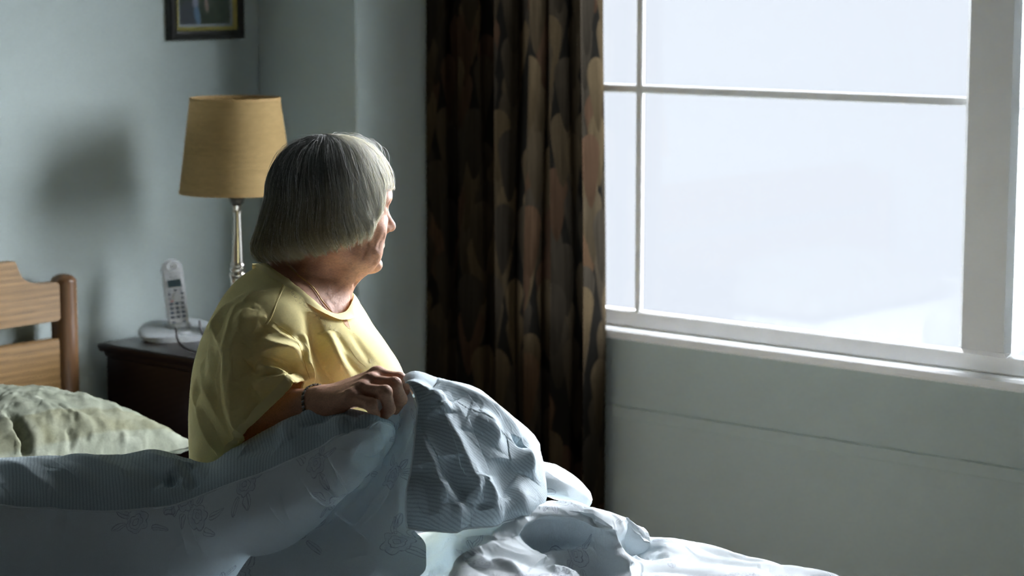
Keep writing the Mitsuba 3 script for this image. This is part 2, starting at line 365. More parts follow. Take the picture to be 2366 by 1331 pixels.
base = thing('phone_base', 'grey cordless phone base station on the bedside table under the handset', 'phone base')
def base_shell(zs, sc, tilt):
    ang = np.linspace(0, 2 * np.pi, 81)[:-1]
    c, s = np.cos(ang), np.sin(ang)
    e = 2 / 2.5
    ox = .089 * np.sign(c) * np.abs(c) ** e * (1 + .10 * (-s))
    oy = .066 * np.sign(s) * np.abs(s) ** e
    vs = []
    for z, k in zip(zs, sc):
        zz = z + (tilt * (oy * k) if z > .012 else 0 * oy)
        vs.append(np.stack([ox * k, oy * k, zz], 1))
    vs.append([[0, 0, zs[-1]]]); vs.insert(0, [[0, 0, zs[0]]])
    v = np.vstack(vs); n = 80; L = len(zs); f = []
    j = np.arange(n); jn = (j + 1) % n
    f.append(np.stack([0 * j, 1 + jn, 1 + j], 1))
    for i in range(L - 1):
        a, b = 1 + i * n + j, 1 + i * n + jn
        f += [np.stack([a, b, b + n], 1), np.stack([a, b + n, a + n], 1)]
    k = 1 + (L - 1) * n
    f.append(np.stack([k + j, k + jn, np.full(n, len(v) - 1)], 1))
    return trimesh.Trimesh(v, np.vstack(f), process=False)
add('lower_body', base_shell([0.0005, .002, .008, .0105], [.84, .87, .90, .92], .0).apply_transform(ROT), 'm_black', base, smooth=30)
add('shell', base_shell([.0105, .0112, .0145, .0185, .0215, .0240, .0255], [.975, .99, 1.0, .985, .93, .75, .4], .25).apply_transform(ROT), 'm_phone_base', base, smooth=30)
crad = lathe([(.0265, .0), (.030, .004), (.0285, .012), (.0245, .014), (.022, .008)], 40); crad.vertices[:, 1] *= .75
add('cradle', crad.apply_translation([.004, .004, .0225]).apply_transform(ROT), 'm_phone_base', base, smooth=40)
btn = lathe([(.0001, .0035), (.010, .0032), (.0115, 0)], 32); btn.vertices[:, 0] *= 1.2; btn.vertices[:, 1] *= .42
add('locator_button', btn.apply_translation([.012, -.036, .0150]).apply_transform(ROT), 'm_phone', base, smooth=40)
tm = meshkit.text_mesh('Panasonic', .0034, .0008)
tm.apply_translation([-.006, -.026, .0188]); add('lettering', tm.apply_transform(ROT), 'm_phone_ink', base)
hs = thing('cordless_phone', 'silver cordless phone handset standing upright in its base', 'phone')
def rrect(w, h, r, n=8):
    g = sg.box(-w / 2 + r, r, w / 2 - r, h - r).buffer(r, quad_segs=n); return g
HW, HH, HT = .0485, .152, .026
def handset_body():
    out = sg.Polygon(np.vstack([[(-.0205, 0), (.0205, 0), (.0228, .008), (HW / 2, .06), (HW / 2, .128)], [(HW / 2 * math.cos(a), .128 + .024 * math.sin(a)) for a in np.linspace(0.05, math.pi - .05, 24)], [(-HW / 2, .128), (-HW / 2, .06), (-.0228, .008)]])).buffer(-.003).buffer(.003)
    ms, z = [], 0
    for d, ins in ((.002, .004), (.003, .0015), (HT - .011, 0), (.002, .0007), (.0015, .0018), (.0015, .0035)):
        e = extr(out.buffer(-ins), d); e.apply_translation([0, 0, z]); z += d; ms.append(e)
    m = cat_(ms); m.vertices = np.stack([m.vertices[:, 0], -m.vertices[:, 2], m.vertices[:, 1]], 1)
    return m
lean = trimesh.transformations.rotation_matrix(math.radians(-14), [1, 0, 0])
roll = trimesh.transformations.rotation_matrix(math.radians(-4), [0, 1, 0])
HR = ROT @ trimesh.transformations.translation_matrix([.004, .012, .026]) @ roll @ lean
def hadd(name, m, b, **k): return add(name, m.apply_transform(HR), b, hs, **k)
hadd('body', handset_body(), 'm_phone', smooth=35)
FY = -HT + .0006                             # the front face
def fbox(x0, x1, z0, z1, d=.001, r=.0): return bx(x0, x1, FY - d, FY + .002, z0, z1, r)
ear = lathe([(.0001, .0004), (.004, .0006), (.0095, .0012), (.0125, .0022), (.0140, .0012), (.0145, 0)], 40)
ear.vertices[:, 1] *= .78
hadd('earpiece', ear.apply_transform(trimesh.transformations.rotation_matrix(math.pi / 2, [1, 0, 0])).apply_translation([0, FY, .134]), 'm_phone', smooth=40)
for x in (-.0025, .0025): hadd('sound_hole', fbox(x - .0008, x + .0008, .1330, .1342, .0022), 'm_phone_ink')
hadd('seam', fbox(-.0225, .0225, .1168, .1174, .0006), 'm_phone_key_pale')
tm = meshkit.text_mesh('Panasonic', .0030, .0006)
tm.vertices = np.stack([tm.vertices[:, 0] - tm.vertices[:, 0].mean(), FY - tm.vertices[:, 2], tm.vertices[:, 1] + .1085], 1)
hadd('lettering', tm, 'm_phone_ink')
hadd('display', fbox(-.0155, .0155, .0865, .1035, .0008), 'm_lcd')
hadd('display_rim', cat_([fbox(-.0172, .0172, .1035, .1048, .0011), fbox(-.0172, .0172, .0852, .0865, .0011), fbox(-.0172, -.0155, .0865, .1035, .0011), fbox(.0155, .0172, .0865, .1035, .0011)]), 'm_phone')
nav = lathe([(.0001, .0024), (.005, .0022), (.0078, .0012), (.0082, 0)], 32).apply_transform(trimesh.transformations.rotation_matrix(math.pi / 2, [1, 0, 0])).apply_translation([0, FY, .0655])
hadd('navigator_key', nav, 'm_phone', smooth=40)
for x, z, w, h, b in [(-.0125, .0790, .0072, .0040, 'm_phone_key_pale'), (0, .0790, .0066, .0042, 'm_phone_key'), (.0125, .0790, .0072, .0040, 'm_phone_key_pale'), (-.0145, .0710, .0062, .0055, 'm_phone_key'), (.0145, .0710, .0062, .0055, 'm_phone_key'),
                      (-.0145, .0605, .0062, .0055, 'm_phone_key_pale'), (.0145, .0605, .0062, .0055, 'm_phone_key'), (-.0105, .0548, .0075, .0036, 'm_phone_red'), (-.0120, .0062, .0070, .0040, 'm_phone_key'), (.0120, .0062, .0070, .0040, 'm_phone_key')] + \
        [(c * .0128, .0485 - r * .0102, .0086, .0060, 'm_phone_key') for r in range(4) for c in (-1, 0, 1)]:
    hadd('key', fbox(x - w / 2, x + w / 2, z - h / 2, z + h / 2, .0011, .0008), b)

# ------------------------------------------------------------------ the eyeglasses, lying lenses down with the arms' tips up
gl = thing('eyeglasses', 'black wire eyeglasses on the bedside table in front of the phone', 'eyeglasses')
def nz(px, py, z): return onplane(px, py, 2, z)
g0 = nz(440, 806, NZ + .004)
tipA = P(406, 757, np.dot(g0 - EYE, FWD)); tipB = P(461, 741, np.dot(g0 - EYE, FWD) + .03)
arm1 = [tipA, tipA + [0, 0, -.018] + .002 * RIGHT, P(411, 787, np.dot(g0 - EYE, FWD) - .005), P(425, 803, np.dot(g0 - EYE, FWD) - .012), nz(445, 811, NZ + .004), nz(520, 822, NZ + .004)]
arm2 = [tipB, P(464, 760, np.dot(g0 - EYE, FWD) + .025), P(470, 775, np.dot(g0 - EYE, FWD) + .02), P(482, 788, np.dot(g0 - EYE, FWD) + .015), nz(500, 797, NZ + .004), nz(585, 808, NZ + .004)]
for a in (arm1, arm2):
    c = spl(a, 40); c[:, 2] = np.maximum(c[:, 2], NZ + .003)
    rr = np.interp(np.linspace(0, 1, 40), [0, .35, .6, 1], [.0026, .0026, .0016, .0014])
    add('temple', tube(c, rr, 8), 'm_black', gl, smooth=True)
e1, e2 = arm1[-1], arm2[-1]
ax_ = (e2 - e1); wd = np.linalg.norm(ax_); ax_ /= wd
for t in (.26, .74):
    c0 = e1 + ax_ * wd * t + np.array([0, 0, .0175])
    a = np.linspace(0, 2 * np.pi, 33)
    rim = c0 + np.outer(np.cos(a), ax_) * wd * .20 + np.outer(np.sin(a), [0, 0, 1]) * .016
    rk = add('rim', tube(rim, .0012, 6, cap=False), 'm_black', gl)
    n_ = np.cross(ax_, [0, 0, 1]); lens = np.vstack([c0, rim[:-1]])
    add('lens', trimesh.Trimesh(lens, [[0, i, i % 32 + 1] for i in range(1, 33)], process=False), 'm_glass', rk)
add('bridge', tube(spl([e1 + ax_ * wd * .46 + [0, 0, .018], e1 + ax_ * wd * .5 + [0, 0, .013], e1 + ax_ * wd * .54 + [0, 0, .018]], 12), .0012, 6), 'm_black', gl)

# ------------------------------------------------------------------ the framed photo
pf = thing('picture_frame', 'black picture frame with a gold inner edge and a dark photo on the wall', 'picture frame')
x0, x1, z0 = 3.345, 3.578, 1.289
z1 = z0 + .30
def mitred(x0, x1, z0, z1, prof):
    "frame from a closed profile (inset, depth from the wall)"
    vs = [];
    for a, d in prof:
        vs += [(x0 + a, YH - d, z0 + a), (x1 - a, YH - d, z0 + a), (x1 - a, YH - d, z1 - a), (x0 + a, YH - d, z1 - a)]
    n = len(prof); f = []
    for i in range(n):
        i2 = (i + 1) % n
        for j in range(4):
            a, b = i * 4 + j, i * 4 + (j + 1) % 4; c, d = i2 * 4 + (j + 1) % 4, i2 * 4 + j
            f += [[a, b, c], [a, c, d]]
    m = trimesh.Trimesh(np.array(vs, float), f, process=False); trimesh.repair.fix_normals(m); return m
add('frame', mitred(x0, x1, z0, z1, [(0, .001), (0, .014), (.003, .019), (.009, .021), (.015, .018), (.021, .0165), (.0225, .014), (.0225, .001)]), 'm_frame_black', pf)
add('gilt_edge', mitred(x0 + .0222, x1 - .0222, z0 + .0222, z1 - .0222, [(0, .004), (0, .015), (.003, .0165), (.0075, .012), (.0085, .004)]), 'm_gold', pf)
mat('m_mat_board', (0.34, 0.38, 0.40), 0.8, 0.2)
mm = .0305
add('mount', mitred(x0 + mm, x1 - mm, z0 + mm, z1 - mm, [(0, .002), (0, .0075), (.0052, .0075), (.006, .0068), (.006, .002)]), 'm_mat_board', pf)
def photo(p, n, uv):
    x, z = uv.x, uv.y
    bg = mix((0.012, 0.026, 0.014), (0.035, 0.055, 0.026), fbm(x * 14, z * 14))
    def ell(cx, cz, a, b, rot):
        u, v = (x - cx) * math.cos(rot) + (z - cz) * math.sin(rot), -(x - cx) * math.sin(rot) + (z - cz) * math.cos(rot)
        return 1 - smoothstep(.7, 1.1, dr.sqrt(dr.square(u / a) + dr.square(v / b)))
    c = bg
    c = mix(c, (0.020, 0.028, 0.045), ell(.18, .10, .20, .16, 0))
    c = mix(c, (0.10, 0.19, 0.30), ell(.36, .10, .060, .14, .30))
    c = mix(c, (0.22, 0.24, 0.32), ell(.33, .225, .065, .055, .2))
    c = mix(c, (0.28, 0.17, 0.15), ell(.31, .31, .045, .035, 0))
    c = mix(c, (0.24, 0.17, 0.15), ell(.545, .20, .036, .085, .2))
    c = mix(c, (0.06, 0.09, 0.16), ell(.40, .52, .13, .18, 0))
    c = mix(c, (0.30, 0.19, 0.16), ell(.40, .78, .07, .09, 0))
    c = mix(c, (0.16, 0.17, 0.16), ell(.31, .43, .018, .12, 0))
    return c
mat('m_photo', proc(photo), 0.25, 0.5)
i_ = mm + .0055
q = np.array([[x0 + i_, YH - .0035, z0 + i_], [x1 - i_, YH - .0035, z0 + i_], [x1 - i_, YH - .0035, z1 - i_], [x0 + i_, YH - .0035, z1 - i_]])
add('photo_print', trimesh.Trimesh(q, [[0, 1, 2], [0, 2, 3]], process=False), 'm_photo', pf, uv=np.array([[0, 0], [1, 0], [1, 1], [0, 1.0]]))
q2 = q.copy(); q2[:, 1] = YH - .0085
add('glass', trimesh.Trimesh(q2, [[0, 1, 2], [0, 2, 3]], process=False), 'm_glass', pf)
# ------------------------------------------------------------------ implicit modelling tools (s to the right, d away, z up, all from the viewer's foot)
B3 = np.stack([RIGHT, FWD_H, [0, 0, 1.0]])          # rows: axes
def L(px, py, Z):
    return (P(px, py, Z)) @ B3.T
def toworld(v): return np.asarray(v) @ B3
def topix(v):
    "pixel and depth of points given in (s, d, z)"
    w = toworld(v) - EYE
    Z = w @ FWD
    return 1183 + F_PX * (w @ RIGHT) / Z, 665.5 - F_PX * (w @ UP) / Z, Z
class Field:
    def __init__(self, lo, hi, h):
        self.lo, self.h = np.array(lo, float), h
        self.n = np.ceil((np.array(hi) - lo) / h).astype(int) + 1
        self.a = np.full(self.n, 0.2, np.float32)
    def sub(self, lo, hi):
        i0 = np.clip(np.floor((np.asarray(lo) - self.lo) / self.h).astype(int), 0, self.n)
        i1 = np.clip(np.ceil((np.asarray(hi) - self.lo) / self.h).astype(int) + 1, 0, self.n)
        sl = tuple(slice(a, b) for a, b in zip(i0, i1))
        ax = [(np.arange(a, b) * self.h + o).astype(np.float32) for a, b, o in zip(i0, i1, self.lo)]
        return sl, np.meshgrid(*ax, indexing='ij', sparse=True)
    def union(self, sl, d, k):
        a = self.a[sl]
        if k <= 0: self.a[sl] = np.minimum(a, d); return
        t = np.clip(.5 + .5 * (d - a) / k, 0, 1)
        self.a[sl] = d * (1 - t) + a * t - k * t * (1 - t)
    def cut(self, sl, d, k):
        a, d = self.a[sl], -d
        t = np.clip(.5 - .5 * (d - a) / k, 0, 1)
        self.a[sl] = d * (1 - t) + a * t + k * t * (1 - t)
    def cone(self, a, b, ra, rb, k=.01, m=.03, cut=False):
        a, b = np.asarray(a, float), np.asarray(b, float); r = max(ra, rb) + m
        sl, (x, y, z) = self.sub(np.minimum(a, b) - r, np.maximum(a, b) + r)
        e = b - a; L2 = e @ e + 1e-12
        t = np.clip(((x - a[0]) * e[0] + (y - a[1]) * e[1] + (z - a[2]) * e[2]) / L2, 0, 1)
        d = np.sqrt((x - a[0] - t * e[0]) ** 2 + (y - a[1] - t * e[1]) ** 2 + (z - a[2] - t * e[2]) ** 2) - (ra + (rb - ra) * t)
        (self.cut if cut else self.union)(sl, d, k)
    def ell(self, c, rad, R=None, k=.01, m=.03, cut=False):
        "ellipsoid; rows of R are its axes"
        R = np.eye(3) if R is None else R; c = np.asarray(c, float); rad = np.asarray(rad, float)
        r = np.abs(R.T) @ rad + m
        sl, (x, y, z) = self.sub(c - r, c + r)
        q = [((x - c[0]) * R[i, 0] + (y - c[1]) * R[i, 1] + (z - c[2]) * R[i, 2]) for i in range(3)]
        k0 = np.sqrt(sum((q[i] / rad[i]) ** 2 for i in range(3))); k1 = np.sqrt(sum((q[i] / rad[i] ** 2) ** 2 for i in range(3)))
        d = k0 * (k0 - 1) / np.maximum(k1, 1e-6)
        (self.cut if cut else self.union)(sl, d, k)
    def mesh(self, iso=0.0):
        a = self.a - iso; h = self.h
        s = a < 0
        n = self.n
        cell = np.zeros(n - 1, np.int8)
        for i, j, k in np.ndindex(2, 2, 2): cell += s[i:n[0] - 1 + i, j:n[1] - 1 + j, k:n[2] - 1 + k]
        act = np.argwhere((cell > 0) & (cell < 8))
        idx = np.full(n - 1, -1, np.int32); idx[tuple(act.T)] = np.arange(len(act))
        acc, cnt = np.zeros((len(act), 3)), np.zeros(len(act))
        corners = list(np.ndindex(2, 2, 2))
        val = {c: a[tuple((act + c).T)] for c in corners}
        for c in corners:
            for ax in range(3):
                if c[ax]: continue
                e = list(c); e[ax] = 1; e = tuple(e)
                v0, v1 = val[c], val[e]; m_ = (v0 < 0) != (v1 < 0)
                t = v0[m_] / (v0[m_] - v1[m_])
                p = np.broadcast_to(np.array(c, float), (m_.sum(), 3)).copy(); p[:, ax] = t
                acc[m_] += p; cnt[m_] += 1
        v = (act + acc / cnt[:, None]) * h + self.lo
        faces = []
        for ax in range(3):
            b, c = (ax + 1) % 3, (ax + 2) % 3
            lo = [slice(None)] * 3; hi = [slice(None)] * 3; lo[ax] = slice(0, n[ax] - 1); hi[ax] = slice(1, n[ax])
            ed = s[tuple(lo)] != s[tuple(hi)]
            q = np.argwhere(ed)
            q = q[(q[:, b] > 0) & (q[:, c] > 0) & (q[:, b] < n[b] - 1) & (q[:, c] < n[c] - 1)]
            inside = s[tuple(q.T)]
            def I(db, dc):
                r = q.copy(); r[:, b] += db; r[:, c] += dc; return idx[tuple(r.T)]
            f = np.stack([I(-1, -1), I(0, -1), I(0, 0), I(-1, 0)], 1)
            f[~inside] = f[~inside][:, ::-1]
            faces.append(f)
        f = np.vstack(faces)
        m = trimesh.Trimesh(v, np.vstack([f[:, [0, 1, 2]], f[:, [0, 2, 3]]]), process=False)
        return m
def vnormals(m):
    v, f = m.vertices, m.faces
    n = np.zeros_like(v); fn = np.cross(v[f[:, 1]] - v[f[:, 0]], v[f[:, 2]] - v[f[:, 0]])
    for k in range(3): np.add.at(n, f[:, k], fn)
    return n / (np.linalg.norm(n, axis=1, keepdims=True) + 1e-12)
def relax(m, it=3, lam=.5):
    e = np.unique(np.sort(np.vstack([m.faces[:, [0, 1]], m.faces[:, [1, 2]], m.faces[:, [2, 0]]]), axis=1), axis=0)
    v = np.array(m.vertices); deg = np.bincount(e.ravel(), minlength=len(v))[:, None] + 1e-9
    for i in range(it):
        for l in (lam, -lam * 1.03):
            a = np.zeros_like(v); np.add.at(a, e[:, 0], v[e[:, 1]]); np.add.at(a, e[:, 1], v[e[:, 0]])
            v = v + l * (a / deg - v)
    m.vertices = v; return m
def onmesh(m, pts, win=7):
    "points of the mesh's near side under a pixel polyline"
    px, py, Z = topix(m.vertices)
    pl = spl(np.array(pts, float), max(8, int(np.linalg.norm(np.diff(np.array(pts, float), axis=0), axis=1).sum() / 3)))
    t = cKDTree(np.stack([px, py], 1)); out = []
    for q in pl:
        for w in (win, 2 * win, 4 * win):
            i = np.array(t.query_ball_point(q, w), int)
            if len(i): break
        else: continue
        near = i[Z[i] < Z[i].min() + .02]
        wgt = 1 / (np.hypot(px[near] - q[0], py[near] - q[1]) + 1.0)
        zz = (Z[near] * wgt).sum() / wgt.sum()
        out.append(L(q[0], q[1], zz))
    return np.array(out)
def folds(m, specs):
    n = vnormals(m); v = np.array(m.vertices); d_ = np.zeros(len(v))
    for pts, w, amp, sharp in specs:
        c = onmesh(m, pts); k = len(c); tp = np.sin(np.linspace(0.0, np.pi, k)) ** .5
        c2 = np.concatenate([c[:-1] + (c[1:] - c[:-1]) * f for f in (0, .33, .66)]); tp2 = np.concatenate([tp[:-1] + (tp[1:] - tp[:-1]) * f for f in (0, .33, .66)])
        dist, i = cKDTree(c2).query(v, distance_upper_bound=w * 4)
        ok = np.isfinite(dist); r = dist[ok] / w
        prof = np.exp(-r) * (1 + r) if sharp else np.exp(-r * r)
        d_[ok] += amp * tp2[i[ok]] * prof
    m.vertices = v + n * d_[:, None]
    return m

# ------------------------------------------------------------------ the head's own frame
HA = math.radians(20)
HO = L(763, 500, 3.70)
HX = np.array([math.cos(HA), math.sin(HA), 0]); HYR = np.array([math.sin(HA), -math.cos(HA), 0]); HZ = np.array([0, 0, 1.0])
HM = np.stack([HX, HYR, HZ])
def H_(x, y, z): return HO + np.array([x, y, z]) @ HM
# ------------------------------------------------------------------ the body
fd = Field([-.62, 3.15, .46], [-.10, 4.02, 1.36], .003)
# head
fd.ell(H_(.006, 0, .042), (.098, .077, .082), HM, 0)
fd.ell(H_(.038, 0, -.022), (.054, .062, .076), HM, .03)
for s in (-1, 1):
    fd.cone(H_(-.006, s * .054, -.040), H_(.052, s * .022, -.080), .018, .014, .025)
    fd.ell(H_(.058, s * .036, -.022), (.028, .026, .028), HM, .02)
    fd.ell(H_(.052, s * .040, -.060), (.026, .022, .026), HM, .02)        # cheek that sags beside the mouth
    fd.cone(H_(.080, s * .036, .031), H_(.0935, s * .006, .032), .013, .0125, .014)
    fd.ell(H_(.099, s * .033, .011), (.013, .017, .011), HM, .012, cut=True)
    fd.ell(H_(.0765, s * .032, .0105), (.0152, .0165, .0138), HM, .003)
    fd.cone(H_(.0835, s * .020, .0165), H_(.0790, s * .044, .0135), .0052, .0045, .004)    # upper lid
    fd.cone(H_(.0830, s * .020, .0035), H_(.0775, s * .044, .0030), .0045, .0042, .005)    # lower lid
    fd.ell(H_(.086, s * .028, -.0055), (.007, .012, .006), HM, .008)                        # bag under the eye
    fd.ell(H_(.0945, s * .0115, -.0245), (.0100, .0068, .0085), HM, .005)                   # wing of the nose
    fd.ell(H_(-.006, s * .076, -.002), (.015, .007, .028), HM, .006)                        # ear
    fd.ell(H_(.002, s * .0745, -.032), (.008, .006, .012), HM, .006)                         # ear lobe
fd.cone(H_(.0905, 0, .014), H_(.1035, 0, -.0155), .0078, .0095, .008)
fd.ell(H_(.1062, 0, -.0215), (.0105, .0110, .0095), HM, .006)
for s in (-1, 1): fd.ell(H_(.0985, s * .0062, -.0325), (.0065, .0032, .0035), HM, .003, cut=True)
fd.ell(H_(.0775, 0, -.047), (.0150, .026, .018), HM, .012)
fd.cone(H_(.0830, -.014, -.0550), H_(.0905, 0, -.0545), .0045, .0060, .004); fd.cone(H_(.0830, .014, -.0550), H_(.0905, 0, -.0545), .0045, .0060, .004)
fd.cone(H_(.0805, -.013, -.0655), H_(.0860, 0, -.0665), .0042, .0055, .004); fd.cone(H_(.0805, .013, -.0655), H_(.0860, 0, -.0665), .0042, .0055, .004)
fd.cone(H_(.083, -.024, -.0612), H_(.0955, 0, -.0606), .0014, .0020, .003, cut=True); fd.cone(H_(.083, .024, -.0612), H_(.0955, 0, -.0606), .0014, .0020, .003, cut=True)
fd.cone(H_(.0875, -.016, -.0740), H_(.0905, .016, -.0740), .0030, .0030, .006, cut=True)
fd.ell(H_(.0740, 0, -.0865), (.0180, .019, .0150), HM, .005)
# neck and shoulders
C7 = L(632, 640, 3.735)
nb = L(700, 690, 3.72)
fd.cone(H_(-.012, 0, -.045), L(686, 668, 3.725), .060, .064, .03)
fd.cone(H_(.028, 0, -.078), L(752, 712, 3.715), .030, .028, .03)                           # loose throat
fd.cone(H_(.030, .030, -.070), L(742, 705, 3.69), .022, .018, .02)                          # cord of the neck
fd.cone(H_(.020, -.030, -.070), L(742, 705, 3.74), .022, .018, .02)
fd.cone(L(672, 664, 3.73), L(640, 738, 3.73), .055, .095, .04)
fd.cone(L(690, 690, 3.70), L(622, 742, 3.56), .048, .055, .05)
fd.cone(L(700, 690, 3.74), L(690, 742, 3.87), .048, .055, .05)
# trunk
for a, b, ra, rb in (((645, 800, 3.72), (650, 850, 3.72), .120, .140), ((650, 850, 3.72), (665, 960, 3.72), .140, .155), ((665, 960, 3.72), (660, 1130, 3.72), .155, .155)):
    fd.cone(L(*a), L(*b), ra, rb, .05)
# arms
SHR, ELR, WRR = L(604, 770, 3.595), L(592, 995, 3.585), L(737, 933, 3.465)
fd.cone(SHR, ELR, .055, .047, .03); fd.cone(ELR, L(665, 962, 3.525), .046, .0425, .02); fd.cone(L(665, 962, 3.525), WRR, .0425, .0275, .02)
SHL, ELL_, WRL = L(705, 765, 3.86), L(806, 930, 3.84), L(880, 1030, 3.72)
fd.cone(SHL, ELL_, .052, .044, .03); fd.cone(ELL_, WRL, .042, .028, .02)
fd.ell(WRL + [.02, -.04, -.01], (.03, .05, .018), None, .02)
# right hand: wrist, palm, four unequal fingers and the thumb closing on the duvet
def hp(px, py, Z): return L(px, py, Z)
mcp = [hp(872, 869, 3.458), hp(856, 884, 3.432), hp(836, 902, 3.412), hp(812, 921, 3.398)]
rm = [.0140, .0140, .0130, .0118]
fingers = [[hp(922, 877, 3.438), hp(944, 897, 3.444), hp(938, 918, 3.458)],
           [hp(911, 889, 3.402), hp(927, 923, 3.414), hp(910, 948, 3.435)],
           [hp(889, 907, 3.380), hp(900, 945, 3.392), hp(882, 964, 3.415)],
           [hp(856, 934, 3.372), hp(866, 958, 3.385), hp(848, 970, 3.405)]]
rf = [(.0112, .0098, .0090), (.0115, .0102, .0092), (.0112, .0098, .0088), (.0098, .0086, .0078)]
wr_ = [hp(752, 922, 3.475), hp(750, 932, 3.46), hp(748, 940, 3.448), hp(746, 948, 3.438)]
for i in range(4):
    fd.cone(wr_[i], mcp[i], .0205 if i in (1, 2) else .0185, rm[i], .016)
    q = [mcp[i]] + fingers[i]
    rr = (rm[i],) + rf[i]
    for j in range(3): fd.cone(q[j], q[j + 1], rr[j] * (.97 if j else .93), rr[j + 1], .0035 if j == 0 else .0030)
    fd.ell(mcp[i] + np.array([0, 0, .003]), (.0125 if i < 2 else .0115,) * 3, None, .008)
    fd.ell(fingers[i][0], (rf[i][0] * 1.08,) * 3, None, .004)
th_ = [hp(775, 928, 3.485), hp(838, 915, 3.478), hp(893, 908, 3.470), hp(936, 908, 3.462)]
for a, b, ra, rb in zip(th_, th_[1:], (.019, .0145, .0118), (.0150, .0122, .0095)): fd.cone(a, b, ra, rb, .008)
# the yellow top's volume, needed here because the trunk stays inside it
def sx(px, Z=3.72): return (px - 1183) / F_PX * Z
prof = np.array([(560, 665, 715, .03), (600, 628, 745, .06), (640, 558, 782, .095), (680, 521, 806, .130), (720, 499, 833, .162), (760, 479, 856, .182), (800, 463, 879, .195), (850, 449, 905, .203),
                 (900, 442, 928, .207), (960, 438, 942, .210), (1050, 440, 945, .210), (1150, 450, 930, .20), (1260, 470, 900, .19)], float)
pz = np.array([L(700, y, 3.72)[2] for y in prof[:, 0]])[::-1]
col_ = lambda a: PchipInterpolator(pz, a[::-1])
f_b, f_f, f_w = col_(sx(prof[:, 1])), col_(sx(prof[:, 2])), col_(prof[:, 3])
fs = Field(fd.lo + np.array([5, 70, 10]) * fd.h, [-.13, 4.02, 1.17], .003)
fsl = Field(fs.lo, fs.lo + (fs.n - 1) * fs.h, .003)
fsl.n = fs.n; fsl.a = np.full(fs.n, .2, np.float32)
sl, (x, y, z) = fs.sub(fs.lo, fs.lo + fs.n * fs.h)
dc = L(700, 800, 3.72)[1]
def trunk(x, y, z):
    zc = np.clip(z, pz[0], pz[-1])
    xb, xf, w = f_b(zc), f_f(zc), f_w(zc)
    cxx, a = (xb + xf) / 2, (xf - xb) / 2
    rho = ((np.abs(x - cxx) / a) ** 2.25 + (np.abs(y - dc) / w) ** 2.25) ** (1 / 2.25)
    return (rho - 1) * np.minimum(a, w) * .85 + np.maximum(z - pz[-1], 0) * .8
fs.union(sl, trunk(x, y, z).astype(np.float32), 0)
fs.cone(L(690, 690, 3.70), L(612, 760, 3.59), .050, .066, .04)
fs.cone(L(705, 768, 3.86), L(800, 915, 3.845), .068, .072, .04)
fs.cone(L(700, 690, 3.74), L(692, 745, 3.87), .050, .062, .04)
fs.ell(L(815, 905, 3.66), (.085, .10, .085), None, .05); fs.ell(L(800, 905, 3.80), (.085, .09, .085), None, .05)
fsl.cone(L(606, 782, 3.590), L(598, 940, 3.570), .078, .087, .02)
fsl.cone(L(598, 940, 3.570), L(672, 985, 3.525), .087, .082, .02)
hemc = L(648, 952, 3.545); hemn = np.array([.70, -.20, -.66]); hemn /= np.linalg.norm(hemn)
fsl.a = np.maximum(fsl.a, ((x - hemc[0]) * hemn[0] + (y - hemc[1]) * hemn[1] + (z - hemc[2]) * hemn[2]).astype(np.float32))
fs.union(sl, fsl.a, .014)
ca, cb = L(700, 690, 3.72), L(735, 560, 3.715)
cdir = (cb - ca) / np.linalg.norm(cb - ca)
e1 = np.cross(cdir, [0, 1.0, 0]); e1 /= np.linalg.norm(e1); e2 = np.cross(cdir, e1)
collar = np.array([L(610, 606, 3.745), L(616, 612, 3.69), L(630, 621, 3.642), L(660, 641, 3.615), L(700, 678, 3.598), L(742, 714, 3.598), L(764, 730, 3.603), L(784, 732, 3.617), L(803, 722, 3.665), L(806, 704, 3.74), L(778, 680, 3.80), L(735, 655, 3.83), L(690, 628, 3.84), L(640, 610, 3.82)])
c2 = np.stack([(collar - ca) @ e1, (collar - ca) @ e2], 1)
c2 = spl(c2, 160, closed=True)
cpoly = sg.Polygon(c2)
import shapely
def in_poly(p2, poly): return shapely.contains_xy(poly, p2[..., 0], p2[..., 1])
# clip the trunk to the inside of the top, except the neck and the forearm
i0 = np.round((fs.lo - fd.lo) / fd.h).astype(int)
i1 = np.minimum(i0 + fs.n, fd.n); k_ = i1 - i0
bsl = tuple(slice(p, q) for p, q in zip(i0, i1)); ssl = tuple(slice(0, q) for q in k_)
X_, Y_, Z_ = [c[tuple(slice(0, k_[i]) if i == j else slice(None) for j in range(3))] for i, c in enumerate((x, y, z))]
U_ = (X_ - ca[0]) * e1[0] + (Y_ - ca[1]) * e1[1] + (Z_ - ca[2]) * e1[2]; V_ = (X_ - ca[0]) * e2[0] + (Y_ - ca[1]) * e2[1] + (Z_ - ca[2]) * e2[2]
neckin = np.zeros(fd.a[bsl].shape, bool); m_ = (np.abs(U_) < .16) & (np.abs(V_) < .16) & (fd.a[bsl] < .03)
Ub, Vb = np.broadcast_to(U_, m_.shape), np.broadcast_to(V_, m_.shape)
neckin[m_] = in_poly(np.stack([Ub[m_], Vb[m_]], -1), cpoly.buffer(-.003))
sd_ = (X_ - hemc[0]) * hemn[0] + (Y_ - hemc[1]) * hemn[1] + (Z_ - hemc[2]) * hemn[2]
arm_ = (sd_ > -.015) & (Y_ < dc - .09)
far_ = (Y_ > dc) & (X_ > L(770, 900, 3.8)[0])
hg_ = (X_ - ca[0]) * cdir[0] + (Y_ - ca[1]) * cdir[1] + (Z_ - ca[2]) * cdir[2]
free = neckin | arm_ | far_ | (Z_ < .60) | (hg_ > .055)
fd.a[bsl] = np.where(free, fd.a[bsl], np.maximum(fd.a[bsl], fs.a[ssl] + .007))
body = relax(fd.mesh(), 3)
comp = trimesh.graph.connected_component_labels(body.face_adjacency, node_count=len(body.faces))
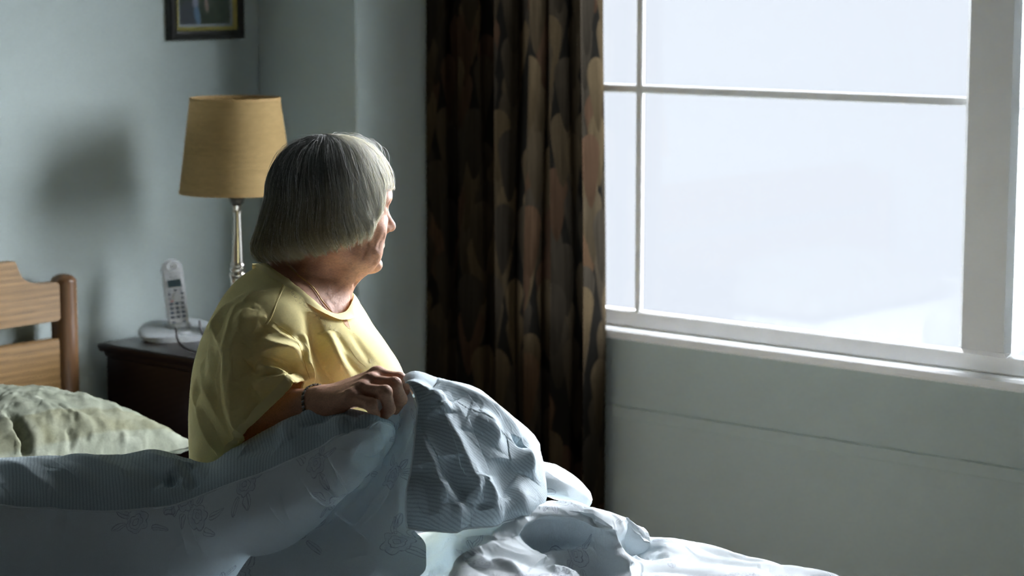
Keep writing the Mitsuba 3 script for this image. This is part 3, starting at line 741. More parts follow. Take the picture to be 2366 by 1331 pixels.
body.update_faces(comp == np.bincount(comp).argmax()); body.remove_unreferenced_vertices()
# knuckle creases, tendons and cheek wrinkles as real relief
bp = np.stack(topix(body.vertices), 1)
folds(body, [([(770, 915), (820, 895), (858, 876)], .0035, .0012, 0), ([(775, 925), (815, 908), (838, 896)], .0030, .0010, 0), ([(770, 938), (795, 928), (815, 918)], .0030, .0008, 0)])
wr = [([(868, 520), (862, 545), (858, 575), (853, 600)], .0022, -.0010, 1), ([(876, 525), (870, 550), (866, 572)], .0020, -.0010, 1), ([(858, 530), (853, 560), (846, 590)], .0022, -.0008, 1),
      ([(890, 546), (880, 560), (872, 580)], .0035, -.0022, 1), ([(868, 497), (873, 503), (880, 506)], .0016, -.0010, 1), ([(864, 487), (870, 488), (876, 488)], .0016, -.0008, 1), ([(874, 590), (866, 600), (862, 614)], .003, -.0016, 1),
      ([(700, 625), (740, 640), (790, 645)], .004, -.0016, 1), ([(735, 690), (770, 675), (800, 650)], .004, -.0015, 1), ([(760, 705), (785, 690), (810, 662)], .004, -.0012, 1)]
wr += [([(862, 512), (856, 540), (851, 575)], .0018, -.0010, 1), ([(871, 540), (865, 570), (858, 602)], .0018, -.0009, 1), ([(848, 555), (843, 580), (838, 605)], .0018, -.0007, 1), ([(866, 505), (860, 525), (857, 550)], .0016, -.0008, 1)]
folds(body, [(p_, w_ * 1.05, a_ * 1.8, s_) for p_, w_, a_, s_ in wr])
person = thing('person', 'grey-haired person in a yellow top sitting on the bed gripping the duvet', 'person')
def skin(p, n, uv):
    blot = fbm(p.x * 38, p.y * 38, p.z * 38)
    fine = noise(p.x * 420, p.y * 420, p.z * 420)
    spots = smoothstep(.70, .80, noise(p.x * 120 + 9, p.y * 120, p.z * 120))
    c = mix((0.52, 0.285, 0.185), (0.40, 0.195, 0.125), dr.clip((blot - .25) * 1.6, 0, 1))
    c = mix(c, (0.30, 0.16, 0.10), spots * .28)
    return c * (0.88 + .24 * fine)
def skin_relief(p, n, uv):
    return 0.5 * noise(p.x * 500, p.y * 500, p.z * 330) + fbm(p.x * 160, p.y * 160, p.z * 60)
scene['m_skin'] = {'type': 'twosided', 'b': {'type': 'bumpmap', 'tex': proc(skin_relief, 8e-4), 'scale': 0.0005, 'b': {'type': 'principled', 'base_color': proc(skin), 'roughness': 0.58, 'specular': 0.3, 'sheen': 0.25}}}
bw = body.copy(); bw.vertices = toworld(body.vertices); bw.invert() if bw.volume < 0 else None
add('body', bw, 'm_skin', person, smooth=True, uv=np.asarray(body.vertices)[:, :2] * 10)
# the eyes' whites and irises
mat('m_eye', (0.75, 0.73, 0.70), 0.1, 0.6); mat('m_iris', (0.10, 0.14, 0.16), 0.1, 0.6)
for s in (-1, 1):
    e = add('eye', trimesh.creation.icosphere(3, .0125).apply_translation(toworld(H_(.0782, s * .032, .0100))), 'm_eye', person, smooth=True)
    add('iris', trimesh.creation.icosphere(2, .0056).apply_translation(toworld(H_(.0856, s * .0310, .0100))), 'm_iris', e, smooth=True)
def brow(s):
    ms = []
    r_ = np.random.default_rng(3)
    for i in range(90):
        t = r_.random(); a = H_(.0985 - .012 * t * t + .001, s * (.008 + .036 * t), .035 + .006 * math.sin(t * 2.6) + r_.normal() * .0015)
        ms.append(tube([toworld(a), toworld(a + np.array([.0005, 0, .002]) + HYR * s * .005)], [.0004, .0001], 4))
    return cat_(ms)
mat('m_brow', (0.36, 0.27, 0.20), 0.6, 0.3)
for s in (-1, 1): add('eyebrow', brow(s), 'm_brow', person)
# ------------------------------------------------------------------ the yellow top
top = relax(fs.mesh(), 4)
v = np.array(top.vertices); sd = (v - hemc) @ hemn
def cut_faces(m, kill):
    m.update_faces(~kill[m.faces].any(axis=1)); m.remove_unreferenced_vertices(); return m
top = cut_faces(top, (np.abs(sd) < .0035) & (np.linalg.norm(v - hemc, axis=1) < .12) & (trunk(v[:, 0], v[:, 1], v[:, 2]) > .012))
v = top.vertices
p2 = np.stack([(v - ca) @ e1, (v - ca) @ e2], 1)
hgt = (v - ca) @ cdir
top = cut_faces(top, in_poly(p2, cpoly) & (hgt > -.09))
# keyhole below the front of the neckline
kx, ky, kz_ = topix(top.vertices)
lens = sg.Polygon(spl([(776, 713), (787, 722), (793, 738), (796, 745), (789, 742), (780, 730)], 40, closed=True))
def edge_loops(m):
    e = np.sort(np.vstack([m.faces[:, [0, 1]], m.faces[:, [1, 2]], m.faces[:, [2, 0]]]), axis=1)
    u, c = np.unique(e, axis=0, return_counts=True); b = u[c == 1]
    nb_ = {}
    for i, j in b: nb_.setdefault(i, []).append(j); nb_.setdefault(j, []).append(i)
    loops, seen = [], set()
    for st in nb_:
        if st in seen: continue
        lp, cur, prev = [st], st, None
        seen.add(st)
        while True:
            nx = [q for q in nb_[cur] if q != prev and q not in seen]
            if not nx: break
            prev, cur = cur, nx[0]; seen.add(cur); lp.append(cur)
        if len(lp) > 12: loops.append(np.array(lp))
    return loops
def settle(p, it):
    p = np.array(p)
    for _ in range(it): p = .5 * p + .25 * (np.roll(p, 1, 0) + np.roll(p, -1, 0))
    return p
vv = np.array(top.vertices)
for lp in edge_loops(top):
    vv[lp] = settle(vv[lp], 30)
top.vertices = vv
comp = trimesh.graph.connected_component_labels(top.face_adjacency, node_count=len(top.faces))
top.update_faces(comp == np.bincount(comp).argmax()); top.remove_unreferenced_vertices()
# loose cloth: broad slack, then the folds the light picks out
v = np.array(top.vertices); n = vnormals(top)
q = v * [7, 7, 3.2]
v += n * ((meshkit.noise(q + 3, 1) - .5) * .010 + (meshkit.noise(v * [17, 17, 7] + 9, 2) - .5) * .005)[:, None]
top.vertices = v
FOLD = [
    ([(551, 700), (537, 757), (533, 828), (531, 871), (540, 943), (548, 985), (556, 1030)], .0065, .0085, 1),
    ([(574, 717), (560, 766), (551, 800), (550, 848), (548, 900), (554, 957), (570, 1005)], .0070, .0100, 1),
    ([(500, 743), (508, 777), (531, 831)], .0060, .0050, 1), ([(467, 837), (480, 900), (511, 957), (530, 1010)], .0075, .0060, 1),
    ([(451, 877), (463, 948), (494, 1022), (510, 1060)], .0070, .0060, 1), ([(520, 700), (503, 745), (492, 800)], .0070, .0045, 1), ([(486, 790), (492, 850), (520, 905)], .008, .004, 1),
    ([(603, 783), (628, 799), (660, 806), (690, 808)], .0065, .0090, 1), ([(574, 840), (590, 826), (617, 814), (654, 811), (683, 831), (697, 866)], .0080, .0090, 1),
    ([(591, 846), (626, 861), (668, 882)], .0055, .0080, 1), ([(590, 897), (605, 889), (640, 885), (690, 903)], .0060, .0100, 1), ([(556, 900), (570, 880), (590, 865)], .006, .005, 1),
    ([(600, 824), (640, 826), (668, 845), (686, 880)], .0085, -.0080, 0), ([(600, 868), (630, 878), (655, 890)], .0075, -.0085, 0), ([(628, 763), (657, 768), (677, 794)], .0080, -.0060, 0),
    ([(622, 752), (650, 772), (676, 790), (697, 818)], .0035, .0040, 1),
    ([(716, 722), (727, 770), (742, 825), (764, 868), (790, 892)], .0160, -.0200, 0), ([(752, 765), (770, 815), (795, 862), (815, 890)], .0150, .0070, 0), ([(703, 770), (711, 830), (722, 880)], .0110, .0060, 0),
    ([(700, 832), (712, 858), (722, 884)], .0040, .0045, 1),
    ([(774, 768), (792, 793), (806, 818)], .0060, -.0030, 0), ([(790, 815), (815, 848), (838, 868)], .006, -.003, 0), ([(812, 770), (836, 806), (862, 842)], .010, -.003, 0),
    ([(548, 762), (568, 728), (600, 706)], .0050, .0035, 1), ([(560, 772), (585, 742), (618, 732)], .0050, .0040, 1), ([(566, 795), (590, 765), (606, 752)], .0045, .0035, 1), ([(560, 700), (585, 680), (615, 672)], .0060, .0022, 0),
    ([(555, 945), (562, 980), (574, 1004)], .005, .006, 1), ([(580, 900), (570, 935), (575, 985)], .0055, .0050, 1), ([(590, 925), (578, 960), (584, 1000)], .0050, .0045, 1),
]
folds(top, [(p_, w_ * .85, a_ * (2.0 if a_ > 0 else .9), s_) for p_, w_, a_, s_ in FOLD])
tn = vnormals(top); tree_t = cKDTree(top.vertices)
def jersey(p, n, uv):
    knit = noise(p.x * 900, p.y * 900, p.z * 1500) * .5 + noise(p.x * 350, p.y * 350, p.z * 350) * .5
    return mix((0.82, 0.71, 0.31), (0.90, 0.81, 0.43), fbm(p.x * 12, p.y * 12, p.z * 12)) * (.92 + .16 * knit)
scene['m_jersey'] = {'type': 'principledthin', 'base_color': proc(jersey), 'roughness': 0.75, 'diff_trans': 0.30, 'spec_trans': 0.0, 'eta': 1.3, 'sheen': 0.5}
mat('m_jersey_edge', (0.80, 0.69, 0.34), 0.75, 0.2)
mat('m_stitch', (0.58, 0.45, 0.16), 0.7, 0.2)
def doubled(m, t=.0016):
    "cloth with two faces and closed edges"
    n = vnormals(m); v = np.array(m.vertices); k = len(v)
    f = [m.faces, m.faces[:, ::-1] + k]
    for lp in edge_loops(m):
        a, b = lp, np.roll(lp, -1)
        f += [np.stack([a, b, b + k], 1), np.stack([a, b + k, a + k], 1)]
    return trimesh.Trimesh(np.vstack([v, v - n * t]), np.vstack(f), process=False)
tw = top.copy(); tw.vertices = toworld(top.vertices)
shirt = add('shirt', tw, 'm_jersey', person, smooth=True, label='yellow short-sleeved top')
for lp in edge_loops(top):
    p = np.array(top.vertices)[lp]; mid = p.mean(0)
    if mid[2] < .62: continue
    p = settle(p, 4); p = np.vstack([p, p[:1]])
    L_ = np.r_[0, np.cumsum(np.linalg.norm(np.diff(p, axis=0), axis=1))]; u = np.linspace(0, L_[-1], 200)
    p = np.stack([np.interp(u, L_, p[:, k]) for k in range(3)], 1)
    isneck = mid[2] > .95
    # a flat band lying along the edge
    nn = settle(tn[tree_t.query(p)[1]], 40); nn /= np.linalg.norm(nn, axis=1, keepdims=True)
    t_ = np.gradient(p, axis=0); t_ /= np.linalg.norm(t_, axis=1, keepdims=True)
    inn = np.cross(nn, t_); inn = settle(inn, 30); inn /= np.linalg.norm(inn, axis=1, keepdims=True)
    vt = np.array(top.vertices); nbh = tree_t.query_ball_point(p, .018)
    inward = np.array([vt[q].mean(0) for q in nbh]) - p
    inn = np.where(((inward * inn).sum(1) < 0)[:, None], -inn, inn); inn = settle(inn, 20); inn /= np.linalg.norm(inn, axis=1, keepdims=True)
    wd_ = .0075 if isneck else .016
    ring = [p - inn * .0008 - nn * .002, p - inn * .0012 + nn * .0012, p + inn * wd_ * .5 + nn * .0018, p + inn * wd_ + nn * .0006]
    G = np.stack(ring, 1)
    band = trimesh.Trimesh(toworld(G.reshape(-1, 3)), gridfaces(len(p), 4), process=False)
    add('neckband' if isneck else 'sleeve_hem', band, 'm_jersey_edge', shirt, smooth=True)
    if isneck:
        add('stitching', tube(toworld(p + inn * (wd_ + .0006) + nn * .0010), .0007, 5, cap=False), 'm_stitch', shirt)
def seam(pts, r=.0006, name='seam', m='m_stitch', off=.0004):
    c = onmesh(top, pts)
    c = settle_open(c, 3)
    add(name, tube(toworld(c) - FWD * off, r, 5), m, shirt)
def settle_open(p, it):
    p = np.array(p)
    for _ in range(it): p[1:-1] = .5 * p[1:-1] + .25 * (p[:-2] + p[2:])
    return p
seam([(659, 648), (648, 672), (634, 705), (622, 735), (613, 748)])
seam([(661, 650), (651, 673), (637, 706), (625, 736), (616, 750)], .0010, 'seam_ridge', 'm_jersey_edge')
seam([(632, 745), (660, 765), (683, 786), (697, 812), (706, 846), (718, 880)])
# embroidery along the neckline and a small daisy on the chest
def stitchline(pts):
    c = onmesh(top, pts); return tube(toworld(settle_open(c, 2)) - FWD * .0003, .00040, 4)
er = np.random.default_rng(5); ms = []
for t in np.linspace(0, 1, 15):
    x, y = np.interp(t, [0, .35, .7, 1], [674, 704, 736, 786]), np.interp(t, [0, .35, .7, 1], [676, 706, 735, 775])
    for k in range(3):
        a = er.random() * 6.28; d_ = 2 + 2 * er.random(); ox, oy = er.normal() * 2.5, er.normal() * 2.5
        ms.append(stitchline([(x + ox, y + oy), (x + ox + d_ * math.cos(a), y + oy + d_ * math.sin(a)), (x + ox + d_ * math.cos(a + .6) * 1.5, y + oy + d_ * math.sin(a + .6) * 1.5)]))
neck_ms, ms = ms, []
# the daisy
for k in range(14):
    a = -2.9 + k * .36
    ms.append(stitchline([(856 + 3 * math.cos(a), 843 + 4 * math.sin(a)), (856 + 8 * math.cos(a), 843 + 10 * math.sin(a)), (856 + 12 * math.cos(a + .25), 843 + 15 * math.sin(a + .25))]))
ms.append(stitchline([(858, 848), (868, 856), (880, 868)])); ms.append(stitchline([(808, 806), (825, 830), (845, 848)]))
mat('m_thread', (0.62, 0.54, 0.28), 0.6, 0.3)
add('embroidery', cat_(neck_ms), 'm_thread', shirt, label='small looped stitching along the neckline', kind='stuff')
add('embroidery', cat_(ms), 'm_thread', shirt, label='small embroidered daisy on the chest', kind='stuff')
# the keyhole slit, its beaded edge
kc = onmesh(top, [(790, 728), (800, 736), (806, 749), (809, 760)]); kd = onmesh(top, [(790, 728), (793, 741), (800, 753), (809, 760)])
for k in (kc, kd):
    for q_ in spl(k, 12): pass
mat('m_slit', (0.36, 0.15, 0.035), 0.6, 0.2)
G = np.stack([spl(kc, 14), spl(kd, 14)], 1)
add('keyhole', trimesh.Trimesh(toworld(G.reshape(-1, 3)) - FWD * .0012, gridfaces(14, 2), process=False), 'm_slit', shirt, label='slit below the neckline where skin shows')
add('keyhole_edge', cat_([trimesh.creation.icosphere(1, .0007).apply_translation(toworld(q_) - FWD * .0016) for q_ in np.vstack([spl(kd, 12), spl(kc, 9)])]), 'm_thread', shirt)
# ------------------------------------------------------------------ jewellery
mat('m_goldchain', (0.60, 0.42, 0.18), 0.3, 0.5, 1.0); mat('m_silver', (0.42, 0.42, 0.43), 0.25, 0.5, 1.0)
def chain(c, n, r, thick, m, name, parent):
    c = spl(c, n, closed=False); t = np.gradient(c, axis=0); t /= np.linalg.norm(t, axis=1, keepdims=True)
    ms = []
    a = np.linspace(0, 2 * np.pi, 9)
    for i in range(n):
        u = np.cross(t[i], [0, 0.3, 1]); u /= np.linalg.norm(u); w_ = np.cross(t[i], u)
        if i % 2: u = w_
        ms.append(tube(c[i] + np.outer(np.cos(a), t[i]) * r * 1.35 + np.outer(np.sin(a), u) * r, thick, 4, cap=False))
    return add(name, cat_(ms), m, parent)
bm = body
nc = onmesh(bm, [(648, 592), (672, 620), (690, 640), (710, 655), (725, 670), (738, 690), (750, 706), (764, 721)], 6)
nc = spl(settle_open(nc, 4), 160)
bN_, bT_ = vnormals(bm), cKDTree(bm.vertices)
_, nn_i = bT_.query(nc, k=6)
nN = bN_[nn_i].mean(1); nN /= np.linalg.norm(nN, axis=1, keepdims=True)
if (nN @ (EYE @ B3.T - L(700, 640, 3.65))).mean() < 0: nN = -nN
nV = np.array(bm.vertices)[nn_i].mean(1)
nc = toworld(nc - nN * (((nc - nV) * nN).sum(1) - .0022)[:, None])
chain(nc, 110, .0010, .00042, 'm_goldchain', 'necklace', person)
bracelet = []
for i in range(26):
    a = i / 26 * 2 * math.pi
    c = np.array(L(724, 926, 3.462)); ax_ = (WRR - ELR); ax_ /= np.linalg.norm(ax_); ax_ = ax_ + np.array([.25, -.2, .30]); ax_ /= np.linalg.norm(ax_)
    u = np.cross(ax_, [0, 0, 1]); u /= np.linalg.norm(u); w_ = np.cross(u, ax_)
    bracelet.append((c, u, w_, a, ax_))
bt = cKDTree(body.vertices); bN = vnormals(body)
# follow the wrist's real outline in the bracelet's plane
c, u, w_, _, ax_ = bracelet[0]
rel = np.array(body.vertices) - c; inpl = (np.abs(rel @ ax_) < .004) & (np.linalg.norm(rel, axis=1) < .06)
pl = np.stack([rel[inpl] @ u, rel[inpl] @ w_], 1); hull = np.array(sg.MultiPoint(pl).convex_hull.buffer(.0022).exterior.coords)
LH = np.r_[0, np.cumsum(np.linalg.norm(np.diff(hull, axis=0), axis=1))]
uu = np.linspace(0, LH[-1], 53)[:-1]
pp = np.stack([np.interp(uu, LH, hull[:, k]) for k in (0, 1)], 1)
p3 = toworld(c + pp[:, :1] * u + pp[:, 1:] * w_)
br = key_for(person + '__bracelet'); labels[br] = {'label': 'dark silver link bracelet'}
ms = []
axw = toworld(ax_)
for i in range(len(p3)):
    t = p3[(i + 1) % len(p3)] - p3[i - 1]; t /= np.linalg.norm(t); o = np.cross(t, axw)
    R_ = np.eye(4); R_[:3, 0], R_[:3, 1], R_[:3, 2], R_[:3, 3] = t, axw, o, p3[i]
    lk = bx(-.0016, .0016, -.0034, .0034, -.0014, .0014, .0008); lk.apply_transform(R_)
    add('link', lk, 'm_silver' if i % 2 else 'm_nickel_dark', br)
# trousers under the bedclothes
def limb(chain_):
    ms = []
    for (a, ra), (b, rb) in zip(chain_, chain_[1:]):
        ms.append(m3.Manifold.batch_hull([m3.Manifold.sphere(ra, 24).translate(a), m3.Manifold.sphere(rb, 24).translate(b)]))
    return ms
hipR, hipL = toworld(L(640, 1130, 3.68)), toworld(L(660, 1130, 3.86))
def leg(h, dy):
    h = np.array([h[0] - .03, h[1], .560]); k = np.array([3.00, h[1] + dy, .530]); a = np.array([3.06, h[1] + dy * 1.3, .085])
    return [(h.tolist(), .095), (k.tolist(), .064), (a.tolist(), .042), ((a + [.10, 0, -.045]).tolist(), .032)]
mid_ = (hipR + hipL) / 2
tr_ = m3.Manifold.batch_boolean(limb(leg(hipR, -.06)) + limb(leg(hipL, .02)) + limb([([mid_[0] - .05, mid_[1], .565], .10), ([hipR[0] - .04, hipR[1], .565], .10)]) + limb([([mid_[0] - .05, mid_[1], .565], .10), ([hipL[0] - .04, hipL[1], .565], .10)]), m3.OpType.Add)
mat('m_trousers', (0.20, 0.22, 0.27), 0.85, 0.1)
add('trousers', tr_, 'm_trousers', person, smooth=40)
# ------------------------------------------------------------------ the hair: a grey bob of single strands over a dense under-layer
ZE, ZTP = .035, .141
def hem(ph):
    a = np.abs((np.degrees(ph) + 180) % 360 - 180)
    return np.interp(a, [0, 30, 40, 48, 52, 58, 66, 78, 92, 104, 120, 150, 180], [.050, .050, .046, .028, .002, -.011, -.021, -.031, -.039, -.045, -.053, -.064, -.069])
def hsurf(ph, z, zh, k=1.0):
    "hair surface point at azimuth ph and height z; zh the hem there"
    c, s = np.cos(ph), np.sin(ph)
    fr = .5 + .5 * c
    u = np.clip((z - ZE) / (ZTP - ZE), 0, .9995)
    ex = 2.0 + .45 * fr
    sc = (1 - u ** ex) ** (1 / ex)
    low = np.maximum(ZE - z, 0)
    Rx = np.where(c > 0, .1145 + low * .02, .1115 + low * .30)
    Ry = .0875 + low * (.11 + .05 * (c < 0))
    curl = np.clip((zh + .024 - z) / .024, 0, 1.3) * (np.abs(np.degrees((ph + np.pi) % (2 * np.pi) - np.pi)) > 34)
    m_ = sc * k * (1 - .135 * curl ** 2)
    bang = np.clip((.085 - z) / .045, 0, 1) * np.clip(1.2 - np.abs((np.degrees(ph) + 180) % 360 - 180) / 32, 0, 1)
    return np.stack([(Rx * m_ - .004 * bang ** 2) * c - .006 * u, Ry * m_ * s, z], -1)
def strands(ph, zs, zh, lay, K, seed, wob=1.0):
    n = len(ph); t = np.linspace(0, 1, K)[None, :]
    # even steps down an arc over the dome and then straight down
    ths = np.arccos(np.clip((zs - ZE) / (ZTP - ZE), 0, 1))[:, None]
    arc = (np.pi / 2 - ths) * .105; dn = np.maximum(ZE - zh, 0)[:, None]
    the = np.arccos(np.clip((zh - ZE) / (ZTP - ZE), 0, 1))[:, None]; arc = np.minimum(arc, (the - ths) * .105)
    d_ = t * (arc + dn)
    z = np.where(d_ < arc, ZE + (ZTP - ZE) * np.cos(ths + d_ / .105), np.where(dn > 0, ZE - (d_ - arc), ZE + (ZTP - ZE) * np.cos(the)))
    a = np.abs((np.degrees(ph) + 180) % 360 - 180)[:, None]
    q = np.stack(np.broadcast_arrays(ph[:, None] * 6.0, t * 2.2, 0 * t), -1)
    q2 = np.stack(np.broadcast_arrays(ph[:, None] * 19.0, t * 3.2, 0 * t + 5), -1)
    side = np.exp(-((a - 68) / 22) ** 2); kick = np.clip((t - .68) / .32, 0, 1) ** 2 * np.clip((a - 45) / 30, 0, 1) * np.clip((172 - a) / 30, 0, 1)
    P_ = ph[:, None] + wob * ((meshkit.noise(q, seed) - .5) * .16 * t + (meshkit.noise(q2, seed + 1) - .5) * .17 * t) + np.sign(np.sin(ph))[:, None] * side * (.13 * np.sin(t * 6.2 - .2) * t) - np.sign(np.sin(ph))[:, None] * .17 * kick
    P_ = P_ - np.sign(np.sin(ph))[:, None] * .16 * np.exp(-((a - 32) / 20) ** 2) * (1 - t)
    rad = lay[:, None] + (meshkit.noise(q2, seed + 2) - .5) * .070 * t + (meshkit.noise(q * 1.7, seed + 3) - .5) * .060 * t + side * .030 * np.sin(t * 9 + ph[:, None] * 3) * t
    return hsurf(P_, z, zh[:, None], rad), t
def tubes(p, r, col):
    n, K, _ = p.shape; S = 3
    tg = np.gradient(p, axis=1); tg /= np.linalg.norm(tg, axis=2, keepdims=True) + 1e-12
    out = p - HO; out /= np.linalg.norm(out, axis=2, keepdims=True)
    a = np.cross(tg, out); a /= np.linalg.norm(a, axis=2, keepdims=True) + 1e-12
    b = np.cross(tg, a)
    ang = np.arange(S) * 2 * np.pi / S
    v = p[:, :, None] + r[:, :, None, None] * (np.cos(ang)[:, None] * a[:, :, None] + np.sin(ang)[:, None] * b[:, :, None])
    base = (np.arange(n) * K * S)[:, None, None]; i = np.arange(K - 1)[None, :, None]; j = np.arange(S)[None, None, :]
    A = base + i * S + j; B = base + i * S + (j + 1) % S
    q = np.stack([A, B, B + S, A + S], -1).reshape(-1, 4)
    return v.reshape(-1, 3), np.vstack([q[:, [0, 1, 2]], q[:, [0, 2, 3]]]), np.repeat(col.reshape(-1, 3), S, 0)
hr = np.random.default_rng(21)
N = 7600
ph = np.where(hr.random(N) < .66, hr.uniform(-.35, math.pi + .35, N), hr.uniform(-math.pi, math.pi, N))
zs = ZTP - .0006 - .030 * hr.random(N) ** 1.6 - .045 * (hr.random(N) < .3) * hr.random(N)
zh = hem(ph) + hr.normal(0, .0035, N) + .006 * (hr.random(N) < .2) * hr.random(N)
lay = 1.0 - .085 * hr.random(N) ** 1.5
pl_, t = strands(ph, zs, zh, lay, 20, 40)
a_ = np.abs((np.degrees(ph) + 180) % 360 - 180)
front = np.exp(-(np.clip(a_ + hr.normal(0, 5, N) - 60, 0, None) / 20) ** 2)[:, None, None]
tone = hr.normal(0, 1, N)[:, None, None]; tt = t[:, :, None]
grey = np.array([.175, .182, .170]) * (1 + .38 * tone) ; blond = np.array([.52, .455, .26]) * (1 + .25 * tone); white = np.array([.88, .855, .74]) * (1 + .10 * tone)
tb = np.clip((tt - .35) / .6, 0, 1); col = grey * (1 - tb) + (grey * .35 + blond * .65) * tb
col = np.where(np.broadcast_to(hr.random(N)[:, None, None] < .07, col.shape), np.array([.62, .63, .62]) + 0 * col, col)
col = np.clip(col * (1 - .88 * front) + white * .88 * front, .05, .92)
rr = np.broadcast_to(.00042 * (1 - .55 * t ** 2), (N, 20)) * hr.uniform(.7, 1.25, N)[:, None]
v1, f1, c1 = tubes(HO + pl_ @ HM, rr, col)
# stray hairs standing off the crown and the sides
M = 150
ph2 = hr.uniform(-math.pi, math.pi, M); zs2 = ZTP - .0005 - .02 * hr.random(M)
p2_, t2 = strands(ph2, zs2, hem(ph2) + hr.normal(0, .012, M) + .03 * hr.random(M), 1.0 + .006 * hr.random(M), 20, 77, 1.8)
lift = hr.uniform(.001, .011, M)[:, None, None] * np.sin(np.pi * np.clip(t2[:, :, None] * hr.uniform(1.2, 4, M)[:, None, None], 0, 1))
o_ = p2_ / (np.linalg.norm(p2_, axis=2, keepdims=True) + 1e-9)
p2_ = p2_ + o_ * lift + hr.normal(0, .002, (M, 1, 3)) * t2[:, :, None]
v2, f2, c2_ = tubes(HO + p2_ @ HM, np.full((M, 20), .00022), np.full((M, 20, 3), .62))
# dense under-layer
pg_, tg_ = np.meshgrid(np.linspace(-math.pi, math.pi, 181), np.linspace(0, 1, 40), indexing='ij')
ul, _ = strands(np.linspace(-math.pi, math.pi, 181), np.full(181, ZTP - .0004), hem(np.linspace(-math.pi, math.pi, 181)) + .004, np.full(181, .915), 40, 40, 0.0)
inner = ul[:, -1:, :] * np.array([.80, .80, 1]) + np.array([0, 0, .006])
ul = np.concatenate([ul, inner], 1)
v3 = HO + ul.reshape(-1, 3) @ HM; f3 = gridfaces(181, 41)
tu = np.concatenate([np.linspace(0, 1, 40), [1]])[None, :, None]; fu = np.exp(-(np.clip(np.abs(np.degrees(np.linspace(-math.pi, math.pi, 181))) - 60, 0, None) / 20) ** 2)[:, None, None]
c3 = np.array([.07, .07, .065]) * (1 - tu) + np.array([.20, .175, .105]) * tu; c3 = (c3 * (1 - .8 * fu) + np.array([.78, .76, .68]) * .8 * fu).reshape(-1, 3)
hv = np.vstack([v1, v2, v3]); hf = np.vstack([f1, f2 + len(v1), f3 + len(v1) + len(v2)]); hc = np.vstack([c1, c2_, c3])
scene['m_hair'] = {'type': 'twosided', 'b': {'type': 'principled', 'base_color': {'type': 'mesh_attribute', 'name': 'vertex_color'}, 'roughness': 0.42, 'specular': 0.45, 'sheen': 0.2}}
add('hair', trimesh.Trimesh(toworld(hv), hf, process=False), 'm_hair', person, smooth=True, color=hc, label='straight grey bob with a fringe, paler at the front', kind=None)
